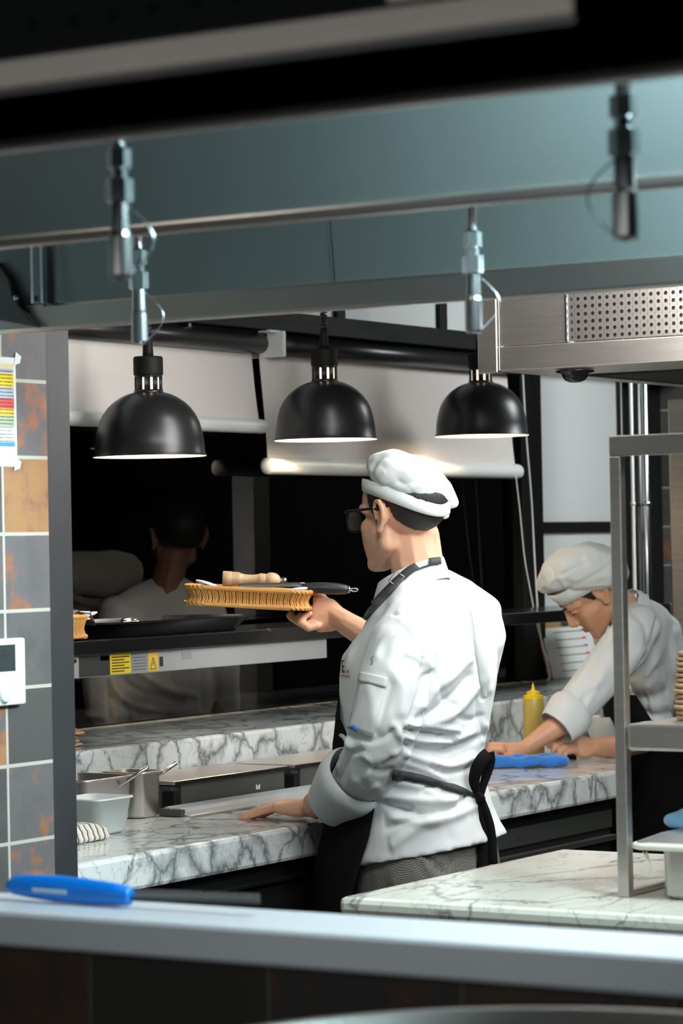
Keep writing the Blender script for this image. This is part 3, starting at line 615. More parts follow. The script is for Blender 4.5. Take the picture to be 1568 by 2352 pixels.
# ================================================================== SMALL THINGS ON THE PASS
def rrect(a, b, r, n=6):
    """rounded rectangle outline half sizes a,b"""
    out = []
    for cx, cy, a0 in ((a-r, b-r, 0), (-a+r, b-r, PI/2), (-a+r, -b+r, PI), (a-r, -b+r, 3*PI/2)):
        for i in range(n+1): t_ = a0+PI/2*i/n; out.append((cx+r*math.cos(t_), cy+r*math.sin(t_)))
    return out
def frame_pts(c, ax, ay, outline): return [c+ax*x+ay*y for x, y in outline]
def shell_pan(name, c, ax, ay, a, b, h, taper, m, parent=None, r=.02, rim=.008, th=.0025, bevel=0):
    """open container: outer wall, rim, inner wall, floor"""
    bm = NB(); up = ax.cross(ay).normalized(); prof = [(taper, 0), (taper+(1-taper)*.15, h*.06), (1, h-.001), (None, h-.001), (None, h), ('i', h), ('j', h*.08)]
    rings = []
    def ring(sa, sb, hh): rings.append([bm.verts.new(p+up*hh) for p in frame_pts(c, ax, ay, rrect(sa, sb, min(r, min(sa, sb)*.9)))])
    ring(a*taper-.006, b*taper-.006, 0); ring(a*taper, b*taper, .006); ring(a-rim, b-rim, h-.004); ring(a, b, h-.004); ring(a, b, h); ring(a-rim-th, b-rim-th, h); ring(a*taper-th, b*taper-th, .008); ring(a*taper-.02, b*taper-.02, .004)
    for r1, r2 in zip(rings, rings[1:]):
        n = len(r1)
        for k in range(n): bm.faces.new((r1[k], r1[(k+1) % n], r2[(k+1) % n], r2[k]))
    bm.faces.new(rings[0][::-1]); bm.faces.new(rings[-1])
    return obj(name, bm, m, parent, smooth=True)
def finish_smooth(o, ang=40):
    o.data.polygons.foreach_set('use_smooth', [True]*len(o.data.polygons)); m = o.modifiers.new('e', 'EDGE_SPLIT'); m.split_angle = math.radians(ang); return o
XV, YV = Vector((1, 0, 0)), Vector((0, 1, 0))
# black oval tray
ty0 = YX(205, XG-.03); ty1 = YX(612, XG-.03); tc = Vector((XG-.15, (ty0+ty1)/2+.01, GT+.001))
t = shell_pan('serving_tray', tc, YV, -XV*1.0, (ty1-ty0)/2-.01, .135, .036, .84, M['blackgloss'], r=.11, rim=.012)
tag(finish_smooth(t), 'large black oval tray resting on the pass shelf below the held basket', 'tray')
bm = NB(); c = Vector((XG-.10, YX(292, XG-.10), GT+.036)); bm2 = NB(); bmesh.ops.create_uvsphere(bm2, u_segments=20, v_segments=12, radius=1, matrix=Matrix.Translation(c) @ Matrix.Diagonal((.018, .026, .009, 1)))
t = thing('serving_spoon', 'shiny metal spoon lying bowl up on the black tray', 'spoon', c-Vector((0, 0, .03))); obj('bowl', bm2, M['galv'], t, smooth=True)
tube(bm, [c+Vector((0, .02, 0)), c+Vector((.0, .08, -.012)), c+Vector((.0, .14, -.022))], [.003, .0025, .004], 8); obj('handle', bm, M['galv'], t, smooth=True)
bm = NB(); y_a, y_b = YX(278, XG-.07), YX(398, XG-.07); box(bm, (XG-.10, y_a, GT+.028), (XG-.05, y_b, GT+.0315)); tag(obj('paper_slip', bm, M['paper'], bevel=.001), 'narrow white paper slip on the edge of the black tray', 'paper')
# wicker baskets
def basket(c, ax, ay, a, b, h, label):
    up = Vector((0, 0, 1)); up = ax.cross(ay).normalized(); up = up if up.z > 0 else -up
    t = thing('wicker_basket', label, 'basket', c, 'wicker baskets')
    out = rrect(a, b, .045, 10); P_ = [Vector((x, y, 0)) for x, y in out]; per = []
    L_ = 0; seglen = [(P_[(i+1) % len(P_)]-P_[i]).length for i in range(len(P_))]; tot = sum(seglen); n = int(tot/.0050)
    i = 0; acc = 0
    for k_ in range(n):
        d = tot*k_/n
        while acc+seglen[i] < d: acc += seglen[i]; i += 1
        f = (d-acc)/seglen[i]; p = P_[i].lerp(P_[(i+1) % len(P_)], f); per.append((p.x, p.y))
    bm = NB()
    for q, (x, y) in enumerate(per):
        s = 1
        pts = []
        for j in range(6):
            u = j/5; bul = .93+.07*abs(u-.45)*2; jit = .0008*math.sin(q*2.3)
            pts.append(c+ax*(x*bul+jit)+ay*(y*bul)+up*(h*u))
        tube(bm, pts, .0024, 6)
    obj('side_weave', bm, M['wicker'], t, smooth=True)
    bm = NB(); ring = [c+ax*x*.925+ay*y*.925 for x, y in out]
    lo = [bm.verts.new(p+up*.002) for p in ring]; hi = [bm.verts.new(p+up*(h-.004)) for p in ring]
    for q in range(len(ring)): bm.faces.new((lo[q], lo[(q+1) % len(ring)], hi[(q+1) % len(ring)], hi[q]))
    bm.faces.new(lo); o = obj('lining', bm, M['wicker_d'], t, smooth=False); o.modifiers.new('s', 'SOLIDIFY').thickness = .002
    for hh, rr in ((h, .0048), (.003, .0042)):
        bm = NB(); tube(bm, [c+ax*x+ay*y+up*hh for x, y in rrect(a*(.995), b*.995, .045, 8)], rr, 8, closed=True)
        for kk in range(2):
            o2 = rrect(a, b, .045, 16); 
            tube(bm, [c+ax*x*(1+.012*math.sin(i_*1.3+kk*PI))+ay*y*(1+.012*math.sin(i_*1.3+kk*PI))+up*(hh+.003*math.cos(i_*1.3+kk*PI)) for i_, (x, y) in enumerate(o2)], rr*.75, 6, closed=True)
        obj('rim', bm, M['wicker'], t, smooth=True)
    return t
cb = Vector((XG-.105, YX(227, XG-.01)-.115, GT+.006))
basket(cb, YV, XV, .10, .088, .048, 'small wicker basket of pale cutlery on the pass shelf beside the tiled wall')
def spoonflat(p0, p1, p2, w, m, label, name='plastic_spoon', grp='pale plastic spoons'):
    """paddle spoon from handle end p0 via neck p1 to tip p2"""
    t = thing(name, label, 'spoon', (p0+p2)/2, grp); d = (p2-p1).normalized()
    b = NB(); tube(b, [p0, p0.lerp(p1, .5), p1], [.004, .0032, .003], 8); obj('handle', b, M[m], t, smooth=True)
    mid = (p1+p2)/2; ln = (p2-p1).length/2; side = d.cross(Z0).normalized(); nrm = side.cross(d)
    mt = Matrix(((d.x, side.x, nrm.x, mid.x), (d.y, side.y, nrm.y, mid.y), (d.z, side.z, nrm.z, mid.z), (0, 0, 0, 1))) @ Matrix.Diagonal((ln*1.05, w, .005, 1))
    b = NB(); bmesh.ops.create_uvsphere(b, u_segments=20, v_segments=12, radius=1, matrix=mt); obj('bowl', b, M[m], t, smooth=True); return t
q = lambda px, py, X: hitX(px, py, X)
spoonflat(q(170, 1425, XG-.09), q(182, 1420, XG-.08), q(222, 1406, XG-.07), .010, 'napkin', 'pale spoon tip rising from the right end of the shelf basket')
spoonflat(q(148, 1428, XG-.06), q(152, 1423, XG-.06), q(205, 1421, XG-.05), .014, 'napkin', 'pale spoon lying along the front of the shelf basket')
bm = NB(); a = [q(120, 1412, XG-.12), q(140, 1398, XG-.12), q(165, 1400, XG-.11), q(180, 1432, XG-.10)]; ribbon(bm, a, [p+Vector((.045, .01, -.006)) for p in a], .0015)
tag(obj('serving_tongs', bm, M['galv']), 'shiny steel tongs end in the shelf basket beside the tiled wall', 'tongs')
# flatbreads
fb = P(150, 1712, 6.46); fb = hitZ(152, 1716, LT)
for i, (dx, dy, r_) in enumerate(((0, .012, .050), (.006, -.004, .047), (-.004, .004, .048), (.0, .012, .055), (.002, -.006, .045), (0, -.008, .043))):
    b = NB(); cc = Vector((fb.x-.02+dx, fb.y-.006+dy, LT+.0015+i*.0088)); lathe(b, cc, [(.0001, .0005), (r_*.8, 0), (r_, .002), (r_*1.01, .005), (r_*.9, .0075), (.0001, .0082)], 28)
    for v in b.verts: v.co.z += .0022*noise.noise(v.co*45+Vector((i*3, 0, 0))); v.co.x += .002*noise.noise(v.co*60+Vector((i*5, 3, 0)))
    tag(obj('flatbread', b, M['bread'], smooth=True), ['brown flatbread at the bottom of the stack beside the shelf leg', 'brown flatbread, second from the bottom of the stack', 'brown flatbread, third from the bottom of the stack', 'widest browned flatbread jutting from the stack beside the shelf leg', 'brown flatbread, second from the top of the stack', 'topmost brown flatbread of the stack beside the shelf leg'][i], 'bread', 'stacked flatbreads')
# tubs and steel inserts
c = Vector((-3.555, 4.70, CT+.001)); R_t = hitX(312, 1880, -3.505); c = Vector((-3.565, R_t.y-.062, CT+.001))
o = shell_pan('plastic_tub', c, YV, -XV, .066, .062, .075, .80, M['tub'], r=.022, rim=.004); tag(o, 'milky white plastic tub in front of the steel containers', 'tub')
R_s = hitX(318, 1800, -3.64); c = Vector((-3.73, R_s.y-.085, CT+.001))
o = shell_pan('steel_container', c, YV, -XV, .095, .085, .098, .86, M['steel'], r=.02, rim=.009); tag(o, 'wider steel food container standing behind the plastic tub', 'food container', 'steel containers on the counter')
R_2 = hitX(384, 1790, -3.64); c2_ = Vector((-3.70, R_2.y-.045, CT+.001))
o = shell_pan('steel_container', c2_, YV, -XV, .050, .058, .100, .84, M['steel'], r=.02, rim=.008); tag(o, 'narrow deep steel food container between the tub and black box', 'food container', 'steel containers on the counter')
def spoon_up(pan, px1, py1, zd, label):
    a, b_ = pan+Vector((0, 0, .045)), P(px1, py1, zd); t = thing('steel_spoon', label, 'spoon', pan+Vector((0, 0, .005)), 'steel spoons in the containers'); b = NB()
    tube(b, [a, a.lerp(b_, .5)+Z0*.002, b_], [.0022, .0032, .0048], 8); obj('handle', b, M['galv'], t, smooth=True)
    b = NB(); bmesh.ops.create_uvsphere(b, u_segments=16, v_segments=10, radius=1, matrix=Matrix.Translation(a-Z0*.012) @ Matrix.Diagonal((.018, .018, .01, 1))); obj('bowl', b, M['galv'], t, smooth=True)
zc_ = (c-CAM).dot(FW); spoon_up(c+Vector((.03, .02, 0)), 340, 1762, zc_-.02, 'steel spoon handle rising from the wider steel container'); zc_ = (c2_-CAM).dot(FW); spoon_up(c2_, 405, 1752, zc_+.02, 'steel spoon handle rising from the narrow steel container')
# black lidded ingredient boxes
XK = -3.655
def lidbox(px0, px1, label, mark=True, ylim=None):
    a, b_ = YX(px0, XK), (ylim or YX(px1, XK)); t = thing('ingredient_box', label, 'food box', (XK-.1, (a+b_)/2, CT), 'black ingredient boxes')
    obj('body', Bx((XK-.19, a+.004, CT+.001), (XK-.004, b_-.004, CT+.062)), M['graph'], t, bevel=.004)
    obj('front_flap', Bx((XK-.004, a+.03, CT+.012), (XK+.002, b_-.012, CT+.064)), M['graph'], t, bevel=.002)
    obj('end_block', Bx((XK-.03, a, CT+.001), (XK+.004, a+.022, CT+.050)), M['black'], t, bevel=.003)
    obj('lid', Bx((XK-.19, a, CT+.063), (XK+.006, b_, CT+.072)), M['lidtop'], t, bevel=.003)
    obj('lid_edge', Bx((XK+.0062, a, CT+.0635), (XK+.009, b_, CT+.071)), M['black'], t, bevel=.001)
    if mark:
        bm = NB(); y = YX(578, XK+.003)
        for k_ in range(3): box(bm, (XK+.002, y+k_*.006, CT+.027), (XK+.0026, y+k_*.006+.004, CT+.038-.003*(k_ % 2)))
        obj('maker_mark', bm, M['paper'], t)
    return t
lidbox(386, 648, 'black lidded ingredient box with pale maker mark on its front')
lidbox(662, 900, 'black lidded ingredient box partly hidden by the cook with glasses', False, YX(662, XK)+.48)
bm = NB(); a = [hitZ(428, 1876, CT+.001), hitZ(760, 1818, CT+.001)]
ya_, yb_ = YX(425, -3.575), YX(760, -3.575)
for yy0, yy1 in ((ya_, yb_),):
    pr = [(-3.655+.012, CT+.003), (-3.645, CT+.020), (-3.635, CT+.022), (-3.60, CT+.010), (-3.575, CT+.003)]
    r1 = [bm.verts.new((x, yy0, z)) for x, z in pr]; r2 = [bm.verts.new((x, yy1, z)) for x, z in pr]
    for k_ in range(5): bm.faces.new((r1[k_], r1[(k_+1) % 5], r2[(k_+1) % 5], r2[k_]))
    bm.faces.new(r1); bm.faces.new(r2[::-1])
t = thing('film_dispenser', 'long pale clear plastic strip dispenser lying along the black boxes', 'dispenser', (-3.61, (ya_+yb_)/2, CT+.001))
obj('cover', bm, M['film'], t, bevel=.002); obj('end_cap', Bx((-3.65, ya_-.012, CT+.001), (-3.59, ya_+.004, CT+.018)), M['graph'], t, bevel=.003)
obj('base_plate', Bx((-3.655, ya_, CT+.0005), (-3.56, yb_, CT+.003)), M['galv'], t)
# towel folded
bm = NB(); tcn = hitZ(175, 1905, CT); 
rows_ = []
n_ = 26
loftsec = []
t_c = P(172, 1900, 5.70); t_c.z = CT
hull(bm, [(t_c+Vector((-.05, -.08, .008)), .007), (t_c+Vector((.045, -.08, .008)), .007), (t_c+Vector((-.045, .05, .008)), .007), (t_c+Vector((.04, .052, .008)), .007)])
hull(bm, [(t_c+Vector((-.05, -.08, .021)), .007), (t_c+Vector((.04, -.08, .021)), .007), (t_c+Vector((-.045, .046, .020)), .007), (t_c+Vector((.034, .05, .019)), .008)])
hull(bm, [(t_c+Vector((-.045, -.08, .033)), .006), (t_c+Vector((.032, -.08, .032)), .007), (t_c+Vector((-.04, .02, .031)), .006), (t_c+Vector((.03, .03, .029)), .006)])
me = fuse(bm, .003, 3); wrinkle(me, 40, .003); tag(obj('folded_towel', me, M['towel'], smooth=True), 'cream towel with dark stripes folded on the counter by the tub', 'towel')
# ================================================================== ON THE TILED WALL
XQ = XP+.0015
def zz(px, py): return hitX(px, py, XQ)
t = thing('shift_schedule', 'printed colour-striped schedule taped to the slate tiles', 'schedule', zz(20, 1075))
yR, yLf = YX(43, XQ), YX(43, XQ)-.21; zT, zB_ = zz(38, 822).z, zz(38, 1072).z
obj('sheet', Bx((XP, yLf, zB_), (XQ, yR, zT)), M['paper'], t)
bm = NB(); rowsr = [('ptan', 836, 847), ('plav', 848, 857), ('pyel', 858, 890), ('plav', 890, 915), ('red', 915, 939), ('pyel2', 939, 956), ('pgreen', 956, 980), ('paper', 980, 996), ('paper', 998, 1012), ('pblue', 1016, 1026)]
mats_ = ['ptan', 'plav', 'pyel', 'red', 'pyel2', 'pgreen', 'paper', 'pblue', 'ink']
for m_, a, b_ in rowsr: box(bm, (XQ, yLf+.01, zz(30, b_).z), (XQ+.0004, YX(38, XQ), zz(30, a).z), mats_.index(m_))
random.seed(3)
for py in range(851, 1014, 8):
    if 884 < py < 888: continue
    z_ = zz(30, py+4).z; y_ = yLf+.015
    while y_ < YX(36, XQ)-.004:
        w_ = random.uniform(.002, .006); box(bm, (XQ+.0004, y_, z_), (XQ+.0006, min(y_+w_, YX(37, XQ)), z_+.0018), 8); y_ += w_+.0015
obj('printed_rows', bm, [M[x] for x in mats_], t)
for py in (824, 1066):
    bm = NB(); c = zz(40, py); dy = YX(49, XQ)-YX(40, XQ); quad(bm, [c+Vector((.001, -dy, -.012)), c+Vector((.001, dy*.5, -.008)), c+Vector((.001, dy*.9, .004)), c+Vector((.001, -dy*.5, .012))]); obj('tape', bm, M['paper'], t)
t = thing('thermostat', 'white wall thermostat with dark display and round dial on the tiles', 'thermostat', zz(0, 1620))
yR = YX(38, XQ); yLf = yR-.085; zT, zB_ = zz(30, 1465).z, zz(30, 1618).z
obj('case', Bx((XP, yLf, zB_), (XP+.018, yR, zT)), M['whiteplastic'], t, bevel=.004)
XT = XP+.018; d1, d2 = hitX(30, 1480, XT).z, hitX(30, 1541, XT).z
obj('display', Bx((XT-.001, yLf+.008, d2), (XT+.0008, YX(30, XT), d1)), M['lcd'], t)
obj('readout', textbm('30', .026, (XT+.001, YX(30, XT)-.040, d2+.022), (0, 1, 0), (0, 0, 1)), M['ink'], t)
bm = NB(); box(bm, (XT-.001, yLf+.008, d2-.020), (XT+.0015, YX(30, XT)-.012, d2-.006)); box(bm, (XT-.001, YX(30, XT)-.010, d2-.020), (XT+.0015, YX(30, XT), d2-.006)); obj('button', bm, M['whiteplastic'], t, bevel=.001)
bm = NB(); lathe(bm, (XT, YX(4, XT), hitX(4, 1594, XT).z), [(.0001, .006), (.014, .0055), (.0155, .004), (.016, 0), (.0185, .0005), (.0185, -.001)], 36, XV); obj('dial', bm, M['whiteplastic'], t, smooth=True)
# ================================================================== FAR SIDE: clipboard, bottle, cloth, bowl ...
cpb = hitX(1256, 1561, -4.31); cpt = hitX(1256, 1432, -4.37)
t = thing('clipboard', 'wooden clipboard with a printed list, leaning behind the leaning cook', 'clipboard', hitX(1300, 1560, -4.31))
def cp(u, v, off=0):   # u along Y (m), v up (m)
    b0 = Vector((-4.30, YX(1256, -4.30), LT+.002)); upv = Vector((-.055, 0, .21)).normalized(); return b0+YV*u+upv*v+Vector((1, 0, .26)).normalized()*off
wY = (YX(1400, -4.3)-YX(1256, -4.3)); hB = .20
bm = NB(); obox(bm, cp(wY/2, hB/2, 0), YV*wY/2, (cp(0, 1)-cp(0, 0)).normalized()*hB/2, Vector((1, 0, .26)).normalized()*.002); obj('board', bm, M['cork'], t)
upn = (cp(0, 1)-cp(0, 0)).normalized(); nn_ = Vector((1, 0, .26)).normalized()
bm = NB(); obox(bm, cp(.012+wY*.40, .082, .0035), YV*wY*.38, upn*.084, nn_*.0006); o = obj('printed_list', bm, M['paper'], t)
bm = NB()
for k_ in range(6):
    v_ = .150-k_*.026; obox(bm, cp(.075+wY*.28, v_, .0045), YV*wY*.24, upn*.0020, nn_*.0003, 0); obox(bm, cp(.075+wY*.50, v_+.002, .0048), YV*.012, upn*.003, nn_*.0003, 1)
obj('print', bm, [M['olive'], M['red']], t)
bm = NB(); obox(bm, cp(wY*.42, .178, .006), YV*.03, upn*.010, nn_*.004); obox(bm, cp(wY*.42, .190, .010), YV*.012, upn*.012, nn_*.002); obj('clip', bm, M['galv'], t, bevel=.002)
# mustard bottle
mb = hitZ(1226, 1752, CT); mb = Vector((-3.62, mb.y, CT)); zdep = (hitX(1226, 1700, -3.66)-CAM).dot(FW); mb = hitX(1226, 1700, -3.66); mb.z = CT+.001
t = thing('squeeze_bottle', 'yellow squeeze bottle with a pointed nozzle on the marble counter', 'bottle', mb)
s = zdep/FP
H_ = lambda py: (P(1226, py, zdep).z)-mb.z
b = NB(); lathe(b, mb, [(.001, 0), (22*s, 0), (24*s, .004), (24*s, H_(1650)), (24.5*s, H_(1620)), (22*s, H_(1602)), (21*s, H_(1598))], 32, cap=True); obj('body', b, M['yellow2'], t, smooth=True)
b = NB(); lathe(b, mb, [(22*s, H_(1606)), (23.5*s, H_(1605)), (23.5*s, H_(1597)), (15*s, H_(1595)), (15*s, H_(1588)), (6.5*s, H_(1586)), (4.8*s, H_(1584)), (1.3*s, H_(1570)), (.4*s, H_(1568))], 32, cap=True); obj('cap', b, M['yellow'], t, smooth=False)
# blue cloth rolled
ca, cb_ = hitZ(1135, 1766, CT), hitZ(1296, 1762, CT); dv = (cb_-ca); ln = dv.length; dv.normalize(); sv = Z0.cross(dv)
bm = NB()
for off, h_, r_ in ((0, .016, .015), (.022, .018, .016), (.045, .013, .012)):
    pts = [(ca+dv*(ln*i/8)+sv*(off+.004*math.sin(i*1.3+off*60))+Z0*(h_+.002*math.sin(i*1.9+off*100)), r_*(1+.10*math.sin(i*2.1+off*50))) for i in range(9)]
    capsule(bm, pts)
me = fuse(bm, .004, 3); wrinkle(me, 45, .004, 2); tag(obj('cleaning_cloth', me, M['bluecloth'], smooth=True), 'bright blue cleaning cloth folded on the marble beside the fist', 'cloth')
# white bowl, dark pen, glove
bw = P(1392, 1740, 7.66); bw = hitZ(1392, 1741, CT); bw = P(1388, 1700, 7.93); bw.z = CT+.001; 
b = NB(); lathe(b, bw, [(.0001, 0), (.026, 0), (.027, .006), (.040, .030), (.052, .062), (.057, .090), (.055, .091), (.050, .065), (.038, .034), (.0001, .012)], 40); tag(obj('white_bowl', b, M['whiteplastic'], smooth=True), 'white bowl behind the hand of the leaning cook', 'bowl')
pa, pb = hitZ(1195, 1744, CT+.006), hitZ(1322, 1738, CT+.008); b = NB(); tube(b, [pa, pa.lerp(pb, .6), pb], [.004, .005, .008], 10); t = thing('kitchen_knife', 'dark-handled knife lying flat under the fingers of the leaning cook', 'knife', pb); obj('handle', b, M['blackrubber'], t, smooth=True)
bm = NB(); d_ = (pa-pb).normalized(); ribbon(bm, [pa, pa+d_*.05, pa+d_*.10], [pa+sv*.02, pa+d_*.05+sv*.018, pa+d_*.10+sv*.004], .0008); obj('blade', bm, M['galv'], t)
bm = NB(); g0 = hitZ(1255, 1737, CT+.004); quad_ = [g0, g0+dv*.05]; 
cbd = hitZ(1215, 1742, CT); box(bm, (-3.66, 6.35, CT+.001), (-3.585, 6.62, CT+.005)); tag(obj('chopping_sheet', bm, mat('yellow_sheet', (.75, .45, .06), .5), bevel=.001), 'thin amber plastic sheet under the squeeze bottle area of the counter', 'sheet')
# right-hand frame with shelf
pw = .0101; fc0 = hitZ(1437, 2060, CT); XR_ = fc0.x; YR_ = fc0.y; zt = hitY(1432, 1000, YR_).z
t = thing('table_shelf', 'square-tube stainless shelf frame standing on the near marble worktop', 'shelf', (XR_, YR_, CT))
obj('post', Bx((XR_-pw, YR_-pw, CT+.001), (XR_+pw, YR_+pw, zt-.034)), M['steel'], t, bevel=.002)
obj('top_rail', Bx((XR_-pw, YR_-pw, zt-.034), (-.5, YR_+pw, zt)), M['steel'], t, bevel=.002)
obj('top_plate', Bx((XR_-pw+.002, YR_+pw, zt-.006), (-.5, YR_+.28, zt-.001)), M['steel'], t, bevel=.001)
obj('foot_rail', Bx((XR_-pw+.004, YR_+pw, CT+.001), (XR_+pw-.002, YR_+.26, CT+.010)), M['steel'], t, bevel=.002)
obj('post', Bx((XR_-pw+.8, YR_+.25, CT+.001), (XR_+pw+.8, YR_+.25+2*pw, zt-.034)), M['steel'], t, bevel=.002)
zs = hitY(1447, 1661, YR_).z; zs_b = hitY(1447, 1722, YR_).z
xi = hitY(1441, 1680, YR_-.012).x
obj('middle_shelf', Bx((xi, YR_-.014, zs_b), (-.5, YR_+.26, zs)), M['steel'], t, bevel=.005)
# stack on the middle shelf
sc_ = hitY(1594, 1648, YR_+.10); 
for i in range(13):
    b = NB(); cc = Vector((sc_.x+.002*math.sin(i*2.2), sc_.y+.002*math.cos(i*1.7), zs+.001+i*.0088)); r_ = .034-.0016*abs(i-4)*.5; lathe(b, cc, [(.0001, 0), (r_*.85, 0), (r_, .002), (r_, .006), (r_*.85, .008), (.0001, .0082)], 20)
    tag(obj('dough_disc', b, M['bread'], smooth=True), 'thin beige round of bread in the stack at the right end of the stainless shelf', 'bread', 'stacked rounds on the shelf')
# steel pan with lid on worktop
c = hitZ(1508, 2066, CT); c = Vector((c.x+.15, c.y+.10, CT+.001))
t = thing('food_pan', 'deep steel food pan with a cream-edged lid on the near worktop', 'food pan', c)
hp = hitY(1508, 1950, c.y-.10).z-CT
shell_pan('pan', c, XV, YV, .152, .10, hp, .95, M['steel'], t, r=.02, rim=.006)
for ob in t.children: finish_smooth(ob)
bm = NB(); pts = rrect(.182, .125, .025); lo = [bm.verts.new(c+Vector((x, y, hp+.001))) for x, y in pts]; hi = [bm.verts.new(c+Vector((x, y, hp+.011))) for x, y in pts]; hh = [bm.verts.new(c+Vector((x*.82, y*.8, hp+.024))) for x, y in pts]
for A1, A2 in ((lo, hi), (hi, hh)):
    for k_ in range(len(pts)): bm.faces.new((A1[k_], A1[(k_+1) % len(pts)], A2[(k_+1) % len(pts)], A2[k_]))
bm.faces.new(lo[::-1]); bm.faces.new(hh); obj('lid', bm, M['lidtop'], t, bevel=.002)
bm = NB(); tube(bm, [c+Vector((x, y, hp+.005)) for x, y in rrect(.184, .127, .025)], .0055, 8, closed=True); obj('lid_rim', bm, M['cream'], t, smooth=True)
for i_, (a, b_) in enumerate((((1476, 1955), (1496, 2000)), ((1484, 1955), (1494, 2006)))):
    bm = NB(); y_ = c.y-.12; tube(bm, [hitY(*a, y_), hitY((a[0]+b_[0])/2+3, (a[1]+b_[1])/2, y_), hitY(*b_, y_)], .0012, 6); obj('string', bm, M['cream'], t, smooth=True)
bc = Vector((c.x-.045, c.y-.01, c.z+hp+.027)); bc = hitY(1552, 1912, c.y-.02); bc.z = c.z+hp+.0255
bm = NB(); hull(bm, [(bc+Vector((-.008, 0, .012)), .012), (bc+Vector((.03, .01, .022)), .016), (bc+Vector((.05, 0, .014)), .014)]); me = fuse(bm, .003, 2); wrinkle(me, 60, .003)
tag(obj('rolled_glove', me, mat('pale_blue_nitrile', (.22, .45, .66), .4), smooth=True), 'crumpled pale blue glove lying on the pan lid', 'glove')
# stainless cabinet edge and pipes at far right
cx_ = P(1538, 1200, 8.35); obj_c = Bx((cx_.x, cx_.y, 0), (cx_.x+.09, cx_.y+.09, P(1538, 917, 8.35).z)); tag(obj('steel_column', obj_c, M['steel'], bevel=.004), 'square stainless column behind the leaning cook at the right edge', 'column')
def vpipe(px, z_, r_, m, label):
    p = P(px, 1200, z_); b = NB(); tube(b, [(p.x, p.y, 0), (p.x, p.y, 2.74)], r_, 16)
    for h_ in (1.28, 1.62): lathe(b, (p.x, p.y, h_), [(r_*.9, 0), (r_*1.35, .002), (r_*1.35, .012), (r_*.9, .014)], 16)
    tag(obj('wall_pipe', b, M[m], smooth=True), label, 'pipe', 'vertical pipes')
vpipe(1454, 8.9, .0058, 'whiteplastic', 'thin pale vertical pipe beside the white wall panel')
vpipe(1428, 8.95, .010, 'shade', 'black vertical pipe against the edge of the white wall panel')
vpipe(1484, 8.95, .013, 'galv', 'thicker grey metal pipe nearest the far slate tiles')
vpipe(1468, 9.0, .015, 'steel_dark', 'dark wide pipe between the two paler pipes')
# ================================================================== FOREGROUND
zk = hitZ(160, 2110, ZL); yk = zk.y; kz = ZL+.012
kx = lambda px, py=2090: hitY(px, py, YL+.085)
t = thing('kitchen_knife', 'blurred blue-handled knife lying on the foreground steel ledge', 'knife', (kx(300).x, YL+.085, ZL))
def kp(px, py): return hitY(px, py, YL+.085)
bm = NB(); secs = []
for px, py, hh in ((24, 2063, 14), (34, 2061, 22), (70, 2064, 27), (130, 2070, 31), (200, 2077, 30), (260, 2083, 27), (298, 2087, 22), (303, 2088, 14)):
    z_ = (kp(px, py)-CAM).dot(FW); c_ = kp(px, py); secs.append((c_, YV*.010, Z0*(hh*z_/FP)))
loft(bm, secs, 24); dz = ZL+.001-min(v.co.z for v in bm.verts); dz_k = dz if abs(dz) < .03 else 0
for v in bm.verts: v.co.z += dz_k
obj('handle', bm, M['blue'], t, smooth=True)
bm = NB(); a, b_ = kp(86, 2071), kp(164, 2077); obox(bm, (a+b_)/2+Vector((0, -.0098, dz_k-.0)), (b_-a)/2, -YV*.0012, Z0*.0028); obj('label_patch', bm, mat('patch', (.35, .47, .58), .5), t, bevel=.001)
bm = NB(); a, b_ = kp(300, 2085), kp(596, 2098); hv = Z0*.0055; obox(bm, (a+b_)/2+Z0*(dz_k+.002), (b_-a)/2, YV*.0012, hv); obj('blade', bm, M['galv'], t)
bm = NB(); a, b_ = kp(300, 2094), kp(594, 2104); obox(bm, (a+b_)/2+Z0*(dz_k+.001), (b_-a)/2, YV*.0035, Z0*.0022); obj('blade_spine', bm, M['steel_dark'], t)
# low front counter and pan right at the bottom edge
tag(obj('front_counter', Bx((-1.9, YL-.75, .0), (.6, YL-.02, .90)), M['steel_dark'], bevel=.004), 'low dark steel counter hidden under the foreground ledge', 'counter')
zp = 2.55; pc = P(1568, 2332, zp); rr = .36
fcn = pc+Vector((0, -.02, 0)); rimz = pc.z
t = thing('round_pan', 'blurred rim of a large round steel pan at the bottom right edge', 'pan', (pc.x, pc.y-rr, .90))
cc = Vector((pc.x+.02, pc.y-rr+.02, .901)); hgt = rimz-.901
b = NB(); lathe(b, cc, [(.001, 0), (rr*.86, 0), (rr*.9, .01), (rr*.985, hgt-.01), (rr*1.01, hgt-.004), (rr*1.01, hgt), (rr*.97, hgt), (rr*.88, .012), (.001, .006)], 96); obj('bowl', b, M['steel'], t, smooth=True)
